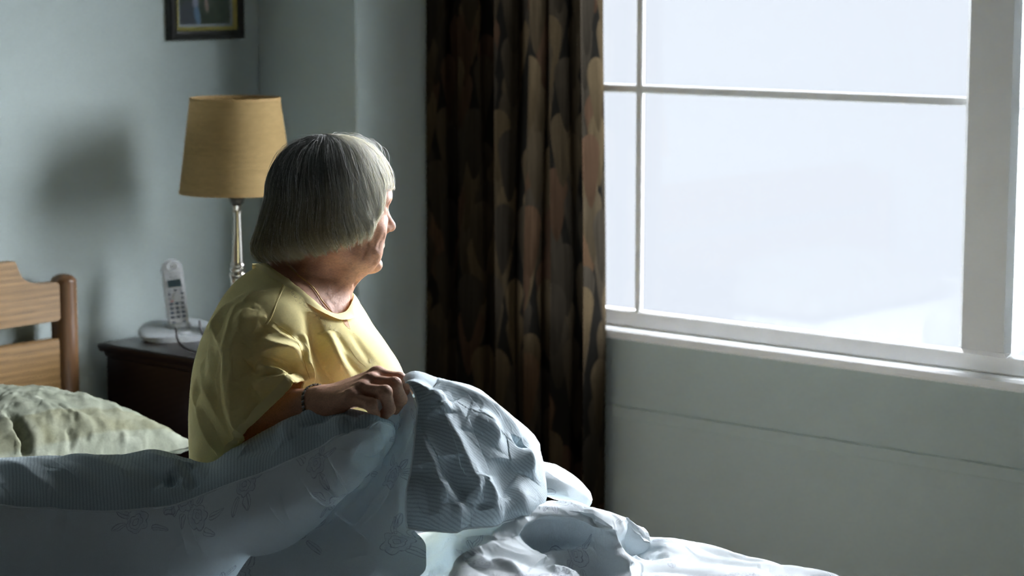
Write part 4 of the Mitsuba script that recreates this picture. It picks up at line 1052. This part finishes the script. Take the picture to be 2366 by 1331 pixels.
# ------------------------------------------------------------------ bedding
def stripes(axis, period=.0058):
    def fn(p, n, uv):
        a, b = (uv.x, uv.y) if axis == 0 else (uv.y, uv.x)
        ph = a / period
        f = ph - dr.floor(ph)
        line = smoothstep(.44, .56, f) * (1 - smoothstep(.90, 1.0, f)) + 0 * b
        thin = smoothstep(.18, .22, f) * (1 - smoothstep(.26, .30, f)) * .45
        weave = noise(uv.x * 1400, uv.y * 1400)
        return mix((0.50, 0.585, 0.625), (0.31, 0.39, 0.44), dr.clip(line + thin, 0, 1) * .65) * (.93 + .14 * weave)
    return fn
def floral(p, n, uv):
    S = .125
    X, Y = uv.x / S, uv.y / S
    ink = mi.Float(0.0); tint = mi.Float(0.0)
    for (ox, oy, k) in ((0.0, 0.0, 1), (0.5, 0.37, 2)):
        x0, y0 = X + ox, Y + oy
        cx, cy = dr.floor(x0), dr.floor(y0)
        fx = (x0 - cx - .5) - .35 * (cell_rand(cx, cy, k) - .5); fy = (y0 - cy - .5) - .35 * (cell_rand(cx, cy, k + 5) - .5)
        wobx = .05 * (noise(X * 9, Y * 9, k) - .5); woby = .05 * (noise(X * 9 + 7, Y * 9, k) - .5)
        fx, fy = fx + wobx, fy + woby
        r = dr.sqrt(fx * fx + fy * fy); th = dr.atan2(fy, fx) + 6.28 * cell_rand(cx, cy, k + 9)
        on = dr.select(cell_rand(cx, cy, k + 13) < (.62 if k == 1 else .35), 1.0, 0.0)
        # the flower: two rings of petals
        for rad, np_, w in ((.150, 6.0, .010), (.085, 5.0, .009), (.036, 4.0, .008)):
            edge = rad * (.80 + .22 * dr.abs(dr.cos(th * np_ / 2)))
            ink = dr.maximum(ink, on * (1 - smoothstep(w * .25, w * .75, dr.abs(r - edge))))
            ink = dr.maximum(ink, on * .7 * dr.select(r < edge, 1.0, 0.0) * dr.select(r > rad * .62, 1.0, 0.0) * (1 - smoothstep(.02, .10, dr.abs(dr.sin(th * np_ * 1.5)))))
        tint = dr.maximum(tint, on * (1 - smoothstep(.10, .17, r)) * noise(X * 22, Y * 22, k))
        # leaves about it, outlined with a midrib
        for j in range(4):
            an = 6.28 * cell_rand(cx, cy, 30 + j * 3 + k) ; d_ = .21 + .10 * cell_rand(cx, cy, 50 + j + k)
            lx, ly = fx - d_ * dr.cos(an), fy - d_ * dr.sin(an)
            b = an + .8 * (cell_rand(cx, cy, 70 + j) - .5)
            u, v = lx * dr.cos(b) + ly * dr.sin(b), -lx * dr.sin(b) + ly * dr.cos(b)
            ww = .040 * dr.sqrt(dr.maximum(0.0, 1 - dr.square(u / .105))) * (1 - .3 * u / .105)
            inside = dr.select(dr.abs(u) < .105, 1.0, 0.0)
            out = (1 - smoothstep(.002, .007, dr.abs(dr.abs(v) - ww))) * inside
            rib = (1 - smoothstep(.003, .007, dr.abs(v))) * inside
            vein = (1 - smoothstep(.0, .25, dr.abs(dr.sin((u * 2 + dr.abs(v) * 1.5) * 90)))) * inside * dr.select(dr.abs(v) < ww, .5, 0.0)
            ink = dr.maximum(ink, on * dr.maximum(out, dr.maximum(rib, vein)))
            tint = dr.maximum(tint, on * inside * dr.select(dr.abs(v) < ww, .5, 0.0) * dr.select(cell_rand(cx, cy, 90 + j) > .5, 1.0, 0.0))
    weave = noise(uv.x * 1500, uv.y * 1500)
    base = mix((0.70, 0.765, 0.80), (0.43, 0.48, 0.60), tint * .40)
    return mix(base, (0.20, 0.225, 0.31), dr.clip(ink, 0, 1) * (.30 + .45 * noise(X * 26, Y * 26, 3.0))) * (.95 + .1 * weave)
cl = dict(rough=0.75, spec=0.2, sheen=0.25)
mat('m_stripe_u', proc(stripes(0)), **cl); mat('m_stripe_v', proc(stripes(1)), **cl); mat('m_floral', proc(floral), **cl)
mat('m_piping', (0.66, 0.72, 0.75), 0.7, 0.2)
def patch(ctrl, nu, nv):
    "smooth cloth through a grid of points; rows run along the first index"
    C = np.array(ctrl, float); R_, K_ = C.shape[:2]
    def par(c, ax):
        d = np.linalg.norm(np.diff(c, axis=ax), axis=2).mean(axis=1 - ax); return np.r_[0, np.cumsum(np.maximum(d, 1e-4))] / np.maximum(d, 1e-4).sum()
    tr_, tc = par(C, 0), par(C, 1)
    uu, vv = np.linspace(0, 1, nu), np.linspace(0, 1, nv)
    A = PchipInterpolator(tr_, C, axis=0)(uu)
    A = gaussian_filter(A, (nu * .012, 0, 0), mode='nearest')
    G = CubicSpline(tc, A, axis=1)(vv)
    return G, uu, vv, tr_
def gmesh(G):
    return trimesh.Trimesh(G.reshape(-1, 3), gridfaces(G.shape[0], G.shape[1]), process=False)
def guv(G):
    du = np.linalg.norm(np.diff(G, axis=0), axis=2); dv = np.linalg.norm(np.diff(G, axis=1), axis=2)
    v_ = np.concatenate([np.zeros((1, G.shape[1])), np.cumsum(du, 0)], 0); u_ = np.concatenate([np.zeros((G.shape[0], 1)), np.cumsum(dv, 1)], 1)
    u_ = np.broadcast_to(u_.mean(0, keepdims=True), u_.shape)
    return np.stack([u_, v_], -1)
def crumple(m, amp, sc, seed, aniso=(1, 1, 1)):
    v = np.array(m.vertices); n = vnormals(m)
    w = meshkit.noise(v * np.array(aniso) * sc, seed); r = 1 - 2 * np.abs(meshkit.noise(v * np.array(aniso) * sc * 1.7 + 5, seed + 1) - .5)
    m.vertices = v + n * ((w - .5) * amp + (r ** 3 - .4) * amp * .5)[:, None]; return m
def orient(m):
    "normals towards the viewer on the near side"
    n = vnormals(m); c = np.array(m.vertices) - EYE @ B3.T
    if (n * c).sum(1).mean() > 0: m.faces = m.faces[:, ::-1]
    return m
def Lz(px, py, z):
    Z = (ZC - z) / (math.sin(PITCH) + (py - 665.5) / F_PX * math.cos(PITCH)); return L(px, py, Z)
duvet = thing('duvet', 'pale blue striped and floral duvet heaped and pulled back across the bed', 'duvet')
# --- the thick head-end edge rolled up towards the viewer
px_ = [-120, 0, 100, 200, 300, 345, 400, 440, 490, 530, 590, 640, 700, 760, 820, 870, 903]
cr = [1062, 1058, 1053, 1055, 1046, 1036, 1046, 1063, 1068, 1043, 1007, 981, 957, 948, 950, 960, 978]
se = [1150, 1165, 1177, 1181, 1180, 1176, 1168, 1155, 1135, 1120, 1098, 1075, 1050, 1022, 993, 978, 1000]
bo = [1365, 1365, 1368, 1370, 1370, 1368, 1364, 1356, 1344, 1330, 1304, 1276, 1236, 1178, 1112, 1070, 1046]
Zc = [3.56, 3.55, 3.55, 3.54, 3.53, 3.53, 3.52, 3.50, 3.49, 3.49, 3.48, 3.46, 3.445, 3.435, 3.42, 3.415, 3.45]
Zs = [3.42, 3.41, 3.41, 3.405, 3.40, 3.40, 3.40, 3.395, 3.39, 3.385, 3.38, 3.375, 3.37, 3.362, 3.355, 3.37, 3.425]
rows = [[] for _ in range(10)]
shift = [0] * 14 + [-2, 0, 2]
for i, x in enumerate(px_):
    c, s_, b, zc_, zs_ = cr[i], se[i], bo[i], Zc[i], Zs[i]
    end = i == len(px_) - 1
    rows[0].append(L(x - 4, c + 70, zc_ + .13)); rows[1].append(L(x - 1, c + 14, zc_ + .07)); rows[2].append(L(x, c, zc_ + .005))
    rows[3].append(L(x + (5 if end else 0), c + .40 * (s_ - c), zc_ * .55 + zs_ * .45 - .012)); rows[4].append(L(x + (8 if end else 0), s_ - .10 * (s_ - c), zs_ + .004))
    rows[5].append(L(x + (9 if end else 0), s_ + .04 * (b - s_), zs_ - .004)); rows[6].append(L(x + (8 if end else 0), s_ + .35 * (b - s_), zs_ - .016 + (.006 if i > 13 else 0)))
    rows[7].append(L(x + (0 if end else 0), s_ + .72 * (b - s_), zs_ - .010 + (.02 if i > 13 else 0)))
    rows[8].append(L(x - (14 if end else 0), b, zs_ + .022 + (.02 if i > 13 else 0))); rows[9].append(L(x - (30 if end else 0), b + 14, zs_ + .13))
G, uu, vv, tr_ = patch(rows, 230, 520)
uvL = guv(G)
mL = orient(gmesh(G)); crumple(mL, .008, 6, 31); crumple(mL, .0012, 24, 35)
FL = [([(-10, 1070), (60, 1100), (120, 1150), (150, 1170)], .012, .012, 1), ([(60, 1062), (130, 1085), (200, 1120), (240, 1160)], .014, .010, 1), ([(150, 1060), (220, 1080), (280, 1105), (330, 1140)], .014, .013, 1),
      ([(110, 1110), (150, 1112), (190, 1135)], .008, .007, 1), ([(335, 1050), (370, 1068), (400, 1078), (440, 1082)], .008, .010, 1), ([(370, 1110), (390, 1098), (420, 1092), (440, 1085)], .008, .008, 1),
      ([(365, 1125), (378, 1130), (392, 1140), (398, 1160)], .008, .008, 1), ([(380, 1112), (395, 1118), (410, 1122)], .012, -.012, 0), ([(430, 1075), (440, 1100), (450, 1130)], .010, -.012, 0),
      ([(445, 1082), (436, 1110), (420, 1130)], .007, .010, 1), ([(668, 975), (662, 990), (666, 1010), (672, 1020)], .007, .010, 1), ([(690, 966), (720, 960), (745, 965)], .008, .007, 1), ([(690, 985), (740, 968), (770, 970)], .010, -.008, 0),
      ([(770, 965), (785, 985), (800, 1000)], .008, .008, 1), ([(800, 965), (805, 985), (795, 1005)], .008, -.009, 0), ([(830, 970), (850, 968), (880, 975)], .008, .006, 1), ([(815, 985), (850, 985), (880, 990)], .007, -.006, 0),
      ([(560, 1040), (600, 1030), (640, 1028)], .02, -.008, 0), ([(780, 1100), (830, 1075), (880, 1050)], .014, .012, 1), ([(740, 1160), (790, 1120), (830, 1090)], .014, .010, 1), ([(820, 1040), (850, 1055), (890, 1040)], .010, -.008, 0), ([(640, 1190), (700, 1150), (760, 1120)], .02, .008, 0),
      ([(450, 1240), (560, 1200), (660, 1170)], .03, .010, 0), ([(150, 1230), (300, 1240), (420, 1225)], .03, -.010, 0)]
folds(mL, [(p_, w_, a_ * 1.3, s_) for p_, w_, a_, s_ in FL])
vs = int(np.searchsorted(uu, (tr_[4] + tr_[5]) / 2))
G = np.array(mL.vertices).reshape(G.shape)
gr = G.copy()
def split(G, uv, a, b, name, m, lab):
    g = G[a:b]; add(name, trimesh.Trimesh(toworld(g.reshape(-1, 3)), orient(gmesh(g)).faces, process=False), m, duvet, smooth=True, uv=uv[a:b].reshape(-1, 2), label=lab)
split(G, uvL, 0, vs + 1, 'striped_border', 'm_stripe_u', 'finely striped blue border along the top edge')
split(G, uvL, vs, len(G), 'floral_face', 'm_floral', 'pale face printed with grey flowers')
add('piping', tube(toworld(settle_open(G[vs], 3)) - FWD * .0008, .0016, 6), 'm_piping', duvet, label='piped seam between the striped border and the floral face')
# --- the corner turned over the lap: striped reverse
def rowpts(l, Zl): return [L(x, y, Z) for (x, y), Z in zip(l, Zl)]
dzc = np.array([-.050, -.052, -.044, -.030, -.010, .018, .052, .10])
t1 = [(931, 873), (965, 861), (1005, 875), (1050, 887), (1105, 901), (1160, 943), (1212, 986), (1247, 1030)]
RR = [([(x + 6, y + 60) for x, y in t1], 3.64), ([(x + 3, y + 12) for x, y in t1], 3.555), (t1, 3.475),
      ([(949, 903), (985, 913), (1025, 928), (1070, 943), (1120, 963), (1170, 998), (1218, 1033), (1257, 1070)], 3.420),
      ([(963, 943), (995, 978), (1035, 998), (1080, 1013), (1130, 1030), (1178, 1055), (1222, 1080), (1261, 1105)], 3.392),
      ([(956, 1030), (990, 1060), (1035, 1080), (1080, 1090), (1130, 1100), (1180, 1115), (1225, 1128), (1263, 1140)], 3.366),
      ([(947, 1110), (985, 1135), (1030, 1150), (1080, 1155), (1130, 1158), (1180, 1160), (1222, 1160), (1259, 1162)], 3.345),
      ([(940, 1190), (985, 1200), (1030, 1206), (1080, 1203), (1130, 1194), (1175, 1187), (1217, 1178), (1249, 1176)], 3.338),
      ([(939, 1224), (985, 1229), (1030, 1228), (1080, 1222), (1130, 1213), (1178, 1204), (1218, 1194), (1245, 1185)], 3.345)]
rows = [rowpts(l, Z + dzc * (1 if i > 1 else .5)) for i, (l, Z) in enumerate(RR)]
G, uu, vv, tr_ = patch(rows, 260, 260)
uvR = guv(G)
mR = orient(gmesh(G)); crumple(mR, .0030, 10, 51); crumple(mR, .0007, 40, 55)
FR = [([(1003, 945), (1022, 980), (1045, 1021), (1072, 1080), (1100, 1135), (1107, 1165)], .0085, .0150, 1), ([(985, 920), (1000, 940), (1012, 965)], .006, .010, 1),
      ([(962, 990), (985, 1060), (1005, 1110), (1050, 1170), (1085, 1197)], .0090, .0150, 1), ([(945, 1105), (960, 1150), (978, 1205)], .0075, .0110, 1), ([(1005, 1115), (1006, 1170), (1006, 1222)], .0070, .0100, 1),
      ([(1045, 1165), (1052, 1195), (1064, 1222)], .0060, .0090, 1), ([(1112, 1100), (1130, 1160), (1150, 1212)], .0085, .0120, 1), ([(1110, 1110), (1113, 1150), (1116, 1180)], .0070, -.0090, 0),
      ([(1205, 1025), (1212, 1065), (1218, 1105)], .0080, .0130, 1), ([(1190, 1010), (1200, 1030), (1214, 1022)], .0070, -.0140, 0), ([(1010, 880), (1060, 905), (1110, 930), (1160, 965), (1205, 1010)], .0080, .0090, 1),
      ([(1000, 905), (1015, 935), (1022, 960)], .0060, .0080, 1), ([(1040, 930), (1062, 960), (1072, 1000)], .0080, .0060, 1), ([(1080, 950), (1120, 985), (1150, 1020)], .0090, .0060, 1), ([(1100, 955), (1140, 1000), (1146, 1040)], .006, .005, 1),
      ([(940, 885), (965, 900), (990, 925), (998, 940)], .0055, .0090, 1), ([(1180, 1120), (1200, 1150), (1195, 1190)], .010, .008, 1), ([(1030, 1060), (1045, 1110), (1075, 1150)], .014, -.009, 0), ([(975, 1080), (985, 1140), (995, 1190)], .010, -.008, 0), ([(1160, 1060), (1165, 1110), (1150, 1150)], .02, -.006, 0)]
folds(mR, [(p_, w_ * 1.25, a_ * 1.5, s_) for p_, w_, a_, s_ in FR])
G = np.array(mR.vertices).reshape(G.shape)
add('striped_reverse', trimesh.Trimesh(toworld(mR.vertices), mR.faces, process=False), 'm_stripe_v', duvet, smooth=True, uv=uvR.reshape(-1, 2), label='finely striped blue reverse turned over the lap')
i0_ = int(np.searchsorted(uu, tr_[3]))
add('hem', tube(toworld(settle_open(np.vstack([G[i0_:, 0], G[-1, 3:]]), 3)) - FWD * .0006, .0017, 6), 'm_piping', duvet, label='stitched hem of the striped reverse')
# --- the dark fold that hangs from the hand behind it
ys = [890, 930, 985, 1040, 1100, 1160, 1215, 1262, 1310, 1345]
lf = [884, 872, 866, 850, 806, 735, 660, 600, 560, 540]; rt = [944, 962, 966, 962, 956, 950, 952, 985, 985, 950]
zl = [3.455, 3.45, 3.44, 3.43, 3.43, 3.42, 3.41, 3.39, 3.36, 3.34]; zr = [3.445, 3.425, 3.412, 3.397, 3.382, 3.368, 3.358, 3.352, 3.345, 3.335]
rows = [[L(l + (r - l) * f, y + (8 if .2 < f < .8 else 0), a + (b - a) * f + .012 * math.sin(f * 7 + y * .01)) for f in (0, .2, .4, .6, .8, 1)] for y, l, r, a, b in zip(ys, lf, rt, zl, zr)]
G, uu, vv, tr_ = patch(rows, 150, 110)
mI = orient(gmesh(G)); uvI = guv(G); crumple(mI, .008, 12, 71)
folds(mI, [([(925, 930), (922, 1000), (905, 1080), (880, 1150)], .010, .010, 1), ([(900, 1030), (880, 1090), (840, 1150), (790, 1200)], .012, .012, 1), ([(945, 950), (938, 1050), (925, 1150), (915, 1215)], .008, .008, 1)])
add('inner_fold', trimesh.Trimesh(toworld(mI.vertices), mI.faces, process=False), 'm_floral', duvet, smooth=True, uv=uvI.reshape(-1, 2))
# --- the part lying over the foot of the bed
px_ = [640, 700, 850, 960, 1030, 1080, 1130, 1200, 1262, 1320, 1368, 1420, 1455, 1488, 1530, 1590, 1660, 1780, 1920, 2080]
cr = [1262, 1258, 1244, 1228, 1218, 1211, 1202, 1186, 1160, 1160, 1170, 1183, 1204, 1234, 1238, 1243, 1262, 1291, 1322, 1357]
zt_ = [.490, .490, .500, .515, .548, .572, .582, .595, .600, .600, .600, .588, .565, .528, .530, .525, .518, .512, .510, .508]
zb_ = [.470, .470, .472, .480, .520, .556, .560, .548, .540, .535, .532, .530, .528, .526] + [.525] * 10
rows = [[] for _ in range(8)]
for x, c, z, zq in zip(px_, cr, zt_, zb_):
    p = Lz(x, c, z); far = np.array([.06 * .649, .06 * .760, 0])
    rows[0].append(p + far * 1.2 + [0, 0, -.30]); rows[1].append(p + far * 1.1 + [0, 0, -.10]); rows[2].append(p + far * .55 + [0, 0, -.022]); rows[3].append(p)
    rows[4].append(Lz(x, c + 28, z - .004)); rows[5].append(Lz(x, c + 70, .5 * z + .5 * zq - .004)); rows[6].append(Lz(x, c + 130, zq)); rows[7].append(Lz(x, c + 270, zq - .005))
G, uu, vv, tr_ = patch(rows, 220, 520)
mB = orient(gmesh(G)); uvB = guv(G); crumple(mB, .012, 5, 91); crumple(mB, .0045, 12, 95)
FB = [([(1227, 1191), (1308, 1191), (1402, 1197), (1440, 1200)], .010, .012, 1), ([(1161, 1212), (1246, 1212), (1315, 1243)], .009, .014, 1), ([(1154, 1224), (1215, 1223), (1289, 1252)], .009, .013, 1), ([(1170, 1218), (1240, 1218), (1300, 1247)], .005, -.006, 0),
      ([(1241, 1265), (1319, 1241), (1379, 1227)], .009, .014, 1), ([(1260, 1268), (1331, 1270), (1367, 1250)], .013, -.014, 0), ([(1262, 1305), (1280, 1316), (1308, 1316), (1338, 1306)], .010, -.022, 0), ([(1250, 1290), (1290, 1302), (1330, 1300)], .009, .010, 1),
      ([(1398, 1228), (1402, 1265), (1400, 1300), (1388, 1340)], .013, .016, 1), ([(1410, 1238), (1424, 1281), (1460, 1305)], .018, -.018, 0), ([(1433, 1234), (1465, 1252), (1497, 1276)], .008, .012, 1), ([(1490, 1240), (1500, 1262), (1540, 1285)], .014, .010, 1),
      ([(1040, 1300), (1059, 1293), (1100, 1272), (1150, 1248)], .008, -.014, 0), ([(990, 1325), (1030, 1295), (1071, 1269), (1106, 1236)], .011, .014, 1), ([(1110, 1280), (1160, 1270), (1210, 1285), (1240, 1310)], .011, .012, 1), ([(1140, 1290), (1180, 1310), (1200, 1335)], .012, -.012, 0),
      ([(1500, 1260), (1530, 1270), (1545, 1250)], .012, -.010, 0), ([(1290, 1213), (1360, 1209), (1440, 1216)], .008, .006, 1), ([(1320, 1330), (1360, 1300), (1385, 1270)], .014, .010, 1), ([(1560, 1300), (1640, 1292), (1760, 1310)], .02, .006, 0)]
folds(mB, [(p_, w_ * 1.1, a_ * (1.3 if a_ > 0 else .8), s_) for p_, w_, a_, s_ in FB])
add('floral_spread', trimesh.Trimesh(toworld(mB.vertices), mB.faces, process=False), 'm_floral', duvet, smooth=True, uv=uvB.reshape(-1, 2), label='pale floral face lying creased over the foot of the bed')
# --- a smooth flap that sticks out towards the window
fl = [[(1236, 1066, 3.60), (1300, 1085, 3.61), (1345, 1117, 3.62), (1369, 1156, 3.63)], [(1236, 1068, 3.55), (1299, 1087, 3.555), (1343, 1119, 3.57), (1368, 1158, 3.60)], [(1238, 1098, 3.50), (1299, 1112, 3.51), (1342, 1137, 3.54), (1367, 1163, 3.59)],
      [(1240, 1128, 3.49), (1299, 1143, 3.50), (1340, 1158, 3.535), (1363, 1171, 3.59)], [(1240, 1140, 3.53), (1299, 1154, 3.54), (1340, 1167, 3.565), (1360, 1176, 3.61)]]
G, uu, vv, tr_ = patch([[L(*q) for q in r] for r in fl], 60, 90)
mF = orient(gmesh(G)); crumple(mF, .004, 14, 17)
add('flap', trimesh.Trimesh(toworld(mF.vertices), mF.faces, process=False), 'm_floral', duvet, smooth=True, uv=guv(G).reshape(-1, 2) + 3.37)

# ------------------------------------------------------------------ the pillow
def pillow_mesh(cx, cy, zb, hx, hy, hz, rot):
    n = 150
    u, v = np.meshgrid(np.linspace(-1, 1, n), np.linspace(-1, 1, n), indexing='ij')
    pin = 1 - .07 * (1 - np.abs(v) ** 2) * np.abs(u) ** 4; pin2 = 1 - .07 * (1 - np.abs(u) ** 2) * np.abs(v) ** 4
    x, y = hx * u * pin, hy * v * pin2
    e = np.clip((1 - np.abs(u) ** 2.6) * (1 - np.abs(v) ** 2.6), 0, 1)
    h = hz * e ** .62
    top = np.stack([x, y, .03 + h], -1); bot = np.stack([x, y, .03 - .03 * e ** .4], -1)
    c, s = math.cos(rot), math.sin(rot)
    V = np.concatenate([top.reshape(-1, 3), bot.reshape(-1, 3)])
    V = np.stack([cx + c * V[:, 0] - s * V[:, 1], cy + s * V[:, 0] + c * V[:, 1], zb + V[:, 2]], 1)
    f = gridfaces(n, n)
    return trimesh.Trimesh(V, np.vstack([f, f[:, ::-1] + n * n]), process=False), np.concatenate([np.stack([x, y], -1).reshape(-1, 2)] * 2)
pm, puv = pillow_mesh(2.47, 3.505, .462, .39, .245, .132, math.radians(3))
pm.vertices = np.asarray(pm.vertices) @ B3.T
if vnormals(pm)[75 * 150 + 75, 2] < 0: pm.faces = pm.faces[:, ::-1]
crumple(pm, .007, 16, 111, (1.6, .6, 1)); crumple(pm, .004, 38, 115, (1.5, .7, 1))
folds(pm, [([(20, 950), (32, 975), (44, 1000), (54, 1022), (55, 1056)], .011, -.030, 0), ([(8, 950), (22, 985), (40, 1020), (46, 1056)], .010, .014, 1), ([(66, 960), (80, 1000), (72, 1050)], .012, .010, 1), ([(70, 915), (100, 940), (118, 965), (122, 985)], .008, .010, 1), ([(105, 925), (150, 950), (180, 970), (200, 1000)], .008, .010, 1),
           ([(115, 930), (160, 958), (175, 975)], .006, -.008, 0), ([(180, 955), (205, 985), (215, 1015)], .008, .009, 1), ([(215, 960), (240, 985), (252, 1010)], .007, .008, 1), ([(270, 985), (285, 1010), (290, 1030)], .006, .007, 1), ([(10, 910), (50, 935), (80, 970)], .010, .007, 1), ([(150, 985), (165, 1010), (160, 1040)], .008, -.008, 0)])
def sage(p, n, uv):
    x, y = uv.x, uv.y
    cloth = mix((0.165, 0.175, 0.135), (0.115, 0.128, 0.098), fbm(x * 30, y * 30))
    ck = smoothstep(.46, .5, noise(x * 26, 3.0) * .5 + noise(y * 40, 9.0) * .5)
    cloth = mix(cloth, (0.21, 0.225, 0.185), ck * .35)
    band = smoothstep(.150, .156, dr.abs(y)) * (1 - smoothstep(.205, .211, dr.abs(y)))
    cloth = mix(cloth, (0.10, 0.098, 0.055), band * (.35 + .5 * noise(x * 38, y * 30)))
    weave = noise(x * 900, y * 300) * .5 + noise(x * 300, y * 900) * .5
    return cloth * (.85 + .3 * weave)
mat('m_sage', proc(sage), 0.85, 0.1, sheen=0.2)
pm.vertices = toworld(pm.vertices)
add('pillow', pm, 'm_sage', smooth=True, uv=puv, label='plump sage green pillow against the oak headboard', cat='pillow')
